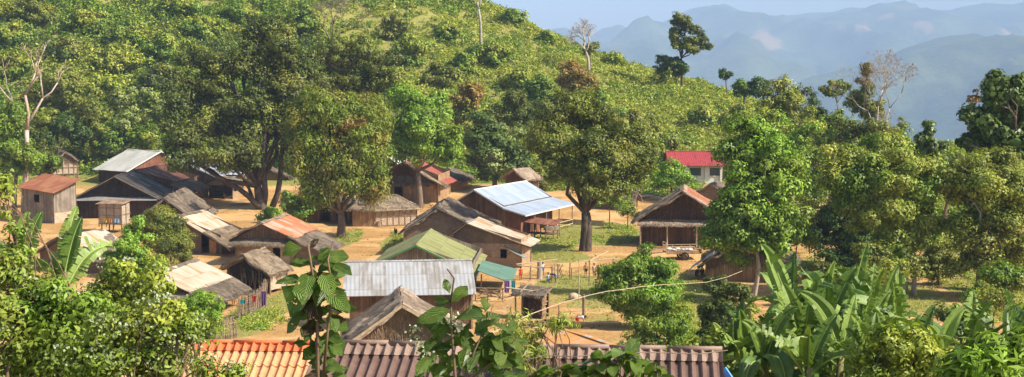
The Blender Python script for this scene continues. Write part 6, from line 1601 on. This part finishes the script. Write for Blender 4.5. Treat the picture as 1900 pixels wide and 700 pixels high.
s.build('lower_roof', M['tile_orange'], t, True)
# ---------------------------------------------------------------- banana plants
def banana_leaf(mb, base, d, up, L, Wd, rg, droop=1.0, tear=.35, fold=.42):
    """arched midrib, blade torn into strips; material 0 blade, 1 midrib"""
    n = 26; d = unit(np.array(d, float)[None])[0]; p = np.array(base, float); pts = [p.copy()]; dirs = []
    for i in range(n):
        d = unit((d+np.array([0, 0, -droop*.085*(i/n*1.6+.15)]))[None])[0]; p = p+d*L/n; pts.append(p.copy()); dirs.append(d.copy())
    dirs.append(dirs[-1])
    mb.m = 1; mb.tube(pts[:-1], [.035*(1-i/n)*L/2.2+.006 for i in range(n)], 5)
    mb.m = 0
    for sgn in (-1, 1):
        torn = 0.0; gap = 0
        for i in range(3, n):
            s0, s1 = (i-3)/(n-3), (i-2)/(n-3)
            w = lambda s: Wd*.5*min(1, (s*5)**.6)*(1-max(0, s-.55)/.47)**.62 if s < 1 else 0.0
            if rg.uniform() < tear: gap = 1; torn = rg.normal()*.28*(1 if tear > .2 else .3)
            def edge(i_, s, dr):
                t_ = dirs[i_]; sd = unit(np.cross(t_, up)[None])[0]; nn = np.cross(sd, t_)
                ww = w(s); m = pts[i_]+sd*sgn*ww*.55+nn*ww*(fold+dr*.5)
                e = pts[i_]+sd*sgn*ww*.97+nn*ww*(fold*1.15-.16*droop*.5+dr*1.4)
                return pts[i_], m, e
            a0, a1, a2 = edge(i, s0, torn); b0, b1, b2 = edge(min(n, i+1), s1, torn)
            if gap: a2 = a2+(b2-a2)*.22; a1 = a1+(b1-a1)*.06; gap = 0
            us = (s0, s1)
            mb.quad(a0, b0, b1, a1); mb.quad(a1, b1, b2, a2)
def m_ban(name, c1, c2):
    t = NT(name); g = t.geo(); pos = g.outputs['Position']; n = t.noise(pos, 1.4, 3); n2 = t.noise(pos, 14, 3)
    c = t.mix(t.ramp(n, [(.35, 0), (.65, 1)]), c1, c2); c = t.mix(1.0, c, t.ramp(n2, [(.3, .8), (.7, 1.2)]), 'MULTIPLY')
    p = t.bsdf(c, .48, .38); tr = t.node('ShaderNodeBsdfTranslucent'); t.l(t.mix(1.0, c, (1.4, 1.5, .5), 'MULTIPLY'), tr.inputs['Color'])
    mx = t.node('ShaderNodeMixShader'); mx.inputs[0].default_value = .18; t.l(p, mx.inputs[1]); t.l(tr.outputs[0], mx.inputs[2]); return t.done(mx.outputs[0])
M['ban'] = m_ban('banana_blade', (.11,.175,.024), (.185,.265,.04)); M['bandeep'] = m_ban('banana_blade_deep', (.055,.11,.02), (.10,.17,.03)); M['banpale'] = m_ban('banana_blade_pale', (.17,.26,.05), (.26,.35,.08)); M['banrib'] = m_plain('banana_midrib', (.30,.38,.10), .5, .4, .1, 5)
M['bandead'] = m_ban('banana_blade_dead', (.30,.22,.11), (.20,.14,.07))
def banana(label, base, Y, topv, nl, L, seed, lean_=(0, 0), spread=1.0, angs=None, dead=1, group='banana plants', droop=1.0, topu=None):
    rg = np.random.default_rng(seed); a_, _ = ray(base, 350); b = np.array([a_*Y, Y, terr(a_*Y, Y)])
    t = thing('banana_plant', label, 'banana plant', b, 0, group)
    tp = P(topu if topu is not None else base, topv, Y)-b; h = max(1.0, tp[2])
    s = MB(); s.tube([(0,0,-.3), tp*np.array([.3,.3,.5]), tp], [.16,.13,.07], 9); s.build('stem', M['pseudostem'], t, True)
    for i in range(nl):
        az = angs[i % len(angs)] if angs else i*2.4+rg.uniform(-.4, .4)+seed
        el = rg.uniform(.55, 1.2) if i < nl-2 else rg.uniform(1.2, 1.45)
        if i < 3: el = rg.uniform(-.1, .4)
        d = np.array([math.cos(az)*math.cos(el), math.sin(az)*math.cos(el), math.sin(el)])
        s = MB(); l_ = L*(.9 if el < 1.1 else .74)*rg.uniform(.75, 1.1)
        upv = np.array([-d[0]*.3+rg.normal()*.25, -d[1]*.3+rg.normal()*.25, 1.0])
        if el > 1.15: upv = np.array([rg.normal()*.6, -1.0, .4])
        banana_leaf(s, tp*(.86+.14*i/nl), d, unit(upv[None])[0], l_, l_*rg.uniform(.24, .31), rg, droop*rg.uniform(.7, 2.2)*(1.0 if el < 1.0 else .4), rg.choice([.2, .5, .8, .95]))
        s.build('leaf', [M[rg.choice(['ban', 'ban', 'bandeep', 'bandeep', 'banpale'])], M['banrib']], t, True)
    for i in range(dead):
        az = rg.uniform(0, 6.3); s = MB(); banana_leaf(s, tp*.8, (math.cos(az)*.5, math.sin(az)*.5, -.4), (0, 0, 1), L*.6, L*.12, rg, 2.5, .6)
        s.build('dead_leaf', [M['bandead'], M['bandead']], t, True)
    return t
bl_ = [ # base u, Y, stem top v, leaves, leaf length, place words
 (1470,31,570,9,2.3,'tallest upright leaves at the left of the clump on the right'),
 (1535,32,585,9,2.3,'with a pale upright leaf in the middle of the right clump'),
 (1610,33,580,9,2.2,'at the back centre right of the right clump'),
 (1665,32,600,8,2.0,'at the right shoulder of the right clump'),
 (1560,29,640,9,2.1,'in the front middle of the right clump'),
 (1420,29,650,9,2.0,'drooping over the left front of the right clump'),
 (1500,28,665,8,1.9,'low in front of the right clump'),
 (1620,28,660,8,1.9,'low beside the light green bush'),
 (1380,30,640,7,1.9,'nearest the blue painted gable'),
 (1700,31,640,7,1.7,'at the far right of the right clump'),
 (1440,34,620,7,1.7,'leaning back left with a withered leaf'),
 (1580,36,540,7,2.1,'rising highest at the back of the right clump'),
 (1345,30,665,7,1.7,'at the far left of the right clump below the dark dense bush'),
 (1745,30,640,7,1.7,'just right of the light green bush at the lower right'),
 (1595,30,600,8,2.0,'in the middle of the right clump directly above the light green bush'),
 (1520,35,560,7,1.9,'in the back row behind the middle of the right clump'),
 (1640,36,560,7,1.9,'in the back row at the right of the right clump'),
 (1400,34,610,7,1.7,'in the back row at the left of the right clump'),
 (1490,30,615,8,2.0,'left of centre in the front row of the right clump'),
]
for i, (u, Y_, tv, nl, L_, w_) in enumerate(bl_):
    banana('banana plant '+w_, u, Y_, tv+16, nl+2, L_, 11+i*3, dead=2 if i % 2 else 3)
banana('banana plant at the right edge of the photograph above the cassava leaves', 1880, 27, 640, 8, 1.9, 71)
banana('banana plant left of the one at the right edge', 1800, 29, 630, 7, 1.6, 75)
banana('banana plant with broad pale leaves above the bushes at the left', 118, 26, 505, 8, 2.1, 81, angs=[.3,2.6,1.6,2.2,.9,2.9,1.3], dead=0, droop=1.3)
banana('second banana plant behind the broad leaved one at the far left', 40, 30, 490, 7, 2.0, 86, angs=[.4,1.1,2.5,1.9,3.0,1.5], dead=0)
banana('banana plant half sunk in the bushes with one long leaf towards the bamboo fence', 262, 26, 605, 5, 1.6, 91, angs=[.1,.5,2.7,1.4,.3], dead=0, droop=1.2)
# ---------------------------------------------------------------- bushes close to the camera
def bush(label, bl, Y, mat, leaf, puff, per, two=None, flowers=0, base=None, asp=.45, seed=None, dens=1.0, name='bush', cat='bush', stem='stem_brown', shell=.4, real=False, r=.03, group=None, up=.5, down=.3):
    SEED[0] += 1; rg = np.random.default_rng(SEED[0])
    u0 = base if base is not None else bl[0][0]; a_, _ = ray(u0, 350); b = np.array([a_*Y, Y, terr(a_*Y, Y)])
    t = thing(name, label, cat, b, 0, group); B = px_blobs(bl, Y, b, rg, 1.0)
    tm = MB()
    for c in B:
        e = np.array(c[:3]); o_ = rg.normal(size=3)*.15; o_[2] = -.2
        pts = limb(tm, o_, e, r*1.6, r*.5, rg, 5, 0, 4, .06)
        for _ in range(5):
            q = e+unit(rg.normal(size=(1, 3))+np.array([0, 0, .4]))[0]*np.array(c[3:])*.9
            limb(tm, pts[3], q, r*.5, r*.15, rg, 4, 0, 3)
    tm.build('stem', M[stem], t, True)
    if real:
        Cs, Ns = [], []
        for (cx, cy, cz, rx, ry, rz) in B:
            n = int(per*dens); d = unit(rg.normal(size=(n, 3))); rad = shell+(1-shell)*rg.uniform(0, 1, n)**.6
            Cs.append(np.array([cx, cy, cz])+d*rad[:, None]*np.array([rx, ry, rz])); Ns.append(unit(d*.5+np.array([0, 0, .55])+rg.normal(size=(n, 3))*.4))
        C = np.concatenate(Cs); N_ = np.concatenate(Ns); L = leaf*rg.uniform(.55, 1.3, len(C)); n = len(C)
        rows = leaf_real(C, N_, L, L*asp, rg, down=down)
        mi = (rg.uniform(size=n) < (two[1] if two else 0)).astype(np.int32)
        real_mesh('foliage', rows, [M[mat], M[two[0] if two else mat]], t, mi)
    else:
        V = crown_leaves(B, rg, puff, per, leaf, asp, dens, up, down, shell)
        nq = len(V)//4; cen = V.reshape(-1, 4, 3).mean(1); mi = np.zeros(nq, dtype=np.int32)
        if two:
            k = 3.0/puff*.3; f = np.sin(cen[:, 0]*k+np.sin(cen[:, 2]*k))+np.sin(cen[:, 2]*k*1.2+cen[:, 1]*k)+rg.normal(size=nq)*.3; mi[f > two[1]] = 1
        np_quads('foliage', V, nq, [M[mat], M[two[0] if two else mat]], t, mi)
    if flowers:
        fc = []
        for (cx, cy, cz, rx, ry, rz) in B:
            for _ in range(int(flowers)):
                d = unit(rg.normal(size=(1, 3))+np.array([0, -.5, .6]))[0]; p = np.array([cx, cy, cz])+d*np.array([rx, ry, rz])*rg.uniform(.9, 1.12)
                m = rg.integers(5, 12); fc.append(p+rg.normal(size=(m, 3))*np.array([.07, .07, .025])*min(1.0, Y/12))
        C = np.concatenate(fc); ln = .034*max(.8, Y/14)
        rows = np.concatenate([leaf_quads(C, unit(rg.normal(size=C.shape)+np.array([0, 0, .5])), ln, ln*.9, rg) for _ in range(2)])
        np_quads('flower_heads', rows, len(rows)//4, M['flower'], t)['kind'] = 'stuff'
    return t
bush('large dark leaved bush filling the far left edge of the foreground', [(25,540,55,46),(90,560,56,40),(40,600,70,50),(120,605,66,46),(60,660,80,50),(165,580,44,40),(10,500,30,34),(150,660,60,50)], 17, 'l_fgmid', .085, .26, 46, ('l_mid', .5), flowers=1)
bush('pale green bush with feathery twigs reaching up the left edge', [(8,380,18,34),(22,430,26,20),(6,340,10,16),(50,470,36,20),(20,480,40,24)], 21, 'l_yellow', .085, .2, 13, ('l_mid', .9), dens=.6)
bush('bright bush behind the flowering weeds left of centre', [(200,540,50,34),(230,500,40,34),(260,540,46,34),(180,580,50,34),(240,590,60,36),(290,520,30,26)], 24, 'l_fgmid', .10, .30, 42, ('l_lime', 1.0), flowers=5)
bush('white flowering weeds massed across the lower left of the foreground', [(200,620,60,34),(270,610,56,36),(330,620,50,36),(180,670,70,40),(260,680,70,44),(315,675,36,40),(300,575,40,24)], 14, 'l_fgmid', .062, .2, 40, ('l_lime', 1.1), flowers=10)
bush('white flowering weeds spilling towards the orange tile roof', [(330,635,30,26),(350,605,26,22),(320,685,36,30),(290,640,50,30)], 19, 'l_fgmid', .075, .24, 36, ('l_lime', .7), flowers=9)
bush('flowering weeds poking up against the orange tile roof', [(378,680,10,18),(400,697,18,12),(440,690,6,18),(425,698,8,12)], 12, 'l_lime', .05, .13, 14, ('l_fgmid', .8), flowers=5, dens=.8)
bush('twiggy grass and weeds beside the cable in the lower middle', [(955,600,16,40),(940,640,24,34),(985,620,24,30),(1000,660,24,24),(970,660,30,30),(1035,600,18,12)], 24, 'l_yellow', .14, .22, 24, ('l_fgmid', .8), asp=.16, dens=.9, up=0, down=-1.5)
bush('dense yellow green bush with small leaves at the lower right', [(1640,650,44,28),(1690,645,46,30),(1620,685,40,36),(1680,680,60,36),(1740,675,36,30),(1750,700,46,30),(1645,628,26,18),(1710,635,30,18)], 21, 'l_fgmid', .085, .24, 44, ('l_lime', .2))
bush('dark cassava like plants at the bottom right corner', [(1800,665,40,20),(1850,660,46,22),(1790,695,50,26),(1860,695,60,30),(1890,640,24,22),(1835,645,24,16)], 19, 'l_mid', .22, .3, 22, ('l_bright', .6), asp=.22)
bush('weeds and grass between the mango bush and the brown tile roof', [(1240,660,30,16),(1290,650,30,20),(1200,668,30,14),(1150,668,24,10),(1330,640,20,24)], 30, 'l_yellow', .12, .28, 26, ('l_bright', .5))
bush('broad leaved sprouts in front of the right part of the brown tile roof', [(1130,678,26,20),(1170,670,24,24),(1210,690,22,16),(1090,690,24,12)], 10, 'n_green', .15, .2, 46, ('n_lime', .75), real=True, asp=.6, dens=.42)
bush('broad leaved sprouts at the bottom edge in the middle of the brown tile roof', [(1030,692,26,14),(1060,690,24,14),(985,697,20,10)], 10, 'n_green', .14, .2, 28, ('n_lime', .75), real=True, asp=.6, dens=.42)
# tall big leaved sapling
def shoot(label, Y, stems, leaves, mat, two, lsize, asp, seed, name='sapling', cat='sapling', flowers=(), rs=.03, curl=.35):
    rg = np.random.default_rng(seed); u0 = stems[0][0][0]; a_, _ = ray(u0, 350); b = np.array([a_*Y, Y, terr(a_*Y, Y)])
    t = thing(name, label, cat, b)
    s = MB()
    for i, st in enumerate(stems):
        pts = [P(u, v, Y)-b+np.array([0, rg.normal()*.05, 0]) for u, v in st]
        if i == 0: pts = [np.array([0, 0, -.2])]+pts
        s.tube(pts, [rs*(1.4-1.0*k/len(pts))*(1 if i == 0 else .6) for k in range(len(pts))], 7)
    s.build('stem', M['stem_brown'], t, True)
    n = len(leaves); C = []; T = []; Nn = []; L = []; mi = []
    for (u0, v0, u1, v1, dep, m_) in leaves:
        dep = dep*.28; p = P(u0, v0, Y)-b+np.array([0, dep*.1, 0]); q = P(u1, v1, Y)-b+np.array([0, dep, 0]); d = q-p; l_ = np.linalg.norm(d)
        C.append(p); T.append(d/l_); L.append(l_*.92); Nn.append(unit((np.array([rg.normal()*.35, -.75+rg.normal()*.25, .6+rg.normal()*.3]))[None])[0]); mi.append(m_)
    C = np.array(C); T = np.array(T)*12; Nn = np.array(Nn); L = np.array(L)
    rows = leaf_real(C, Nn, L, L*asp*rg.uniform(.85, 1.15, n), rg, T=T, fold=.14, curl=.22, wav=.2)
    real_mesh('leaves', rows, [M[mat], M[two], M['n_lime']], t, mi)
    for (u, v, k) in flowers:
        c = P(u, v, Y)-b+rg.normal(size=(k, 3))*np.array([.018,.018,.010])
        V = leaf_quads(c, unit(rg.normal(size=(k, 3))), .016, .013, rg); np_quads('flower_head', V, k, M['flower'], t)
    return t
rg = np.random.default_rng(21)
L1 = [(560,460,515,468,-.05,2),(575,505,565,575,-.2,0),(600,505,625,562,-.3,2),(603,500,645,488,0,0),(560,520,522,555,.1,0),(572,520,540,590,-.25,2),(610,540,655,590,-.2,0),(620,560,665,585,.05,0),(600,475,655,478,.1,0),
 (575,490,535,497,.1,0),(560,590,528,620,0,0),(570,600,560,640,-.1,0),(585,590,562,625,-.1,1),(600,570,640,565,-.1,1),(605,590,645,592,-.15,1),(598,560,555,575,-.05,1),(590,540,560,548,.2,0),(600,620,645,640,-.1,0),
 (595,640,560,668,-.1,0),(610,600,648,622,.1,0),(580,620,545,600,.05,0),(605,640,630,660,-.1,2),(590,470,600,448,0,0),(615,520,640,470,.1,0),(575,460,590,440,0,1),(590,620,600,660,-.2,2),(620,490,645,525,.15,0),(580,545,600,600,-.25,1),(560,560,540,530,.1,0),(600,520,590,570,-.2,0),(612,575,628,620,-.2,0),(570,575,548,610,.1,0),(585,500,558,480,.12,0),(605,555,650,548,.1,0),(570,640,540,640,.1,0)]
for _ in range(42):
    v0 = rg.uniform(480, 690); u0 = 592+rg.normal()*12; a_ = rg.uniform(-2.9, -.2) if rg.uniform() < .4 else rg.uniform(-.5, 3.6); l_ = rg.uniform(20, 38)
    L1.append((u0, v0, u0+l_*math.cos(a_)*1.0, v0+l_*math.sin(a_)*.8, rg.uniform(-.3, .3), int(rg.choice([0, 0, 0, 1, 2]))))
shoot('tall sapling with big glossy holed leaves and some purple brown leaves left of centre', 8.0, [[(597,800),(595,690),(588,560),(580,500),(572,452)],[(600,700),(612,610),(618,540),(610,480),(612,455)],[(592,690),(575,620),(570,560)]], L1, 'n_green', 'n_purple', 1, .60, 3, rs=.011)
L2 = []
for (u0, v0, u1, v1, m_) in [(832,560,800,588-40,0),(836,575,770,602,0),(838,560,872,530,0),(834,545,822,515,0),(836,560,800,560,0),(832,600,765,592,0),(840,600,800,640,0),(845,590,905,605,0),(880,620,925,590,0),(880,640,935,625,0),(890,650,950,655,0),(870,600,850,640,0),(860,590,900,560,0),(910,600,960,600,2),(900,580,915,545,2),(905,620,880,580,0),
   (850,640,810,668,0),(870,640,860,690,2),(880,650,905,690,0),(835,650,790,640,0),(830,680,780,690,0),(900,640,940,680,0),(870,660,840,690,0),(850,620,820,600,2),(885,610,925,560,0),(895,600,870,560,0),(915,660,960,690,0),(845,700,800,720,0),(862,575,880,600,2)]:
    L2.append((u0, v0, u1, v1, rg.uniform(-.2, .2), m_))
for _ in range(60):
    u0 = rg.uniform(790, 960); v0 = rg.uniform(610, 710); a_ = rg.uniform(-.7, 3.8); l_ = rg.uniform(22, 46)
    L2.append((u0, v0, u0+l_*math.cos(a_), v0+l_*math.sin(a_)*.9, rg.uniform(-.5, .5), int(rg.choice([0, 0, 2]))))
shoot('leafy shrub with a bare upright twig and white flower heads in the lower centre', 7.0, [[(850,800),(846,700),(838,610),(836,560),(842,520),(830,500)],[(860,720),(880,650),(905,600),(915,570)],[(838,600),(870,570),(880,540)],[(850,690),(800,650)],[(870,700),(940,650),(960,620)]], L2, 'n_green', 'n_purple', 1, .5, 5, name='shrub', cat='shrub', rs=.007,
   flowers=[(768,612,26),(778,640,24),(790,655,20),(845,590,30),(835,600,30),(850,605,22),(795,668,20),(880,690,26),(890,697,20),(915,690,16),(772,628,14)])
L3 = [(660,690,632,668,-.1,0),(665,690,690,672,-.05,0),(655,700,615,690,-.1,1),(660,695,700,700,0,0),(640,700,600,705,-.1,1),(670,680,650,655,0,0)]
L3 = [(u-45, v, a_-45, b_, c_, d_) for (u, v, a_, b_, c_, d_) in L3]
shoot('low broad leaved sprout in front of the joint of the orange and brown roofs', 8.5, [[(618,760),(618,700)]], L3, 'n_green', 'n_purple', 1, .55, 9, name='sprout', cat='sprout', rs=.008)
# bare arching twig across the brown roof
poly_pole('vine', 'thin pale dry vine lying along the brown tile roof', 'vine', [P(958,672,20),P(1010,660,20.5),P(1070,662,20.6),P(1120,655,21),P(1200,654,22),P(1300,657,22.6),P(1350,650,23),P(1345,652,23.2)], .007, 'bark_mid')
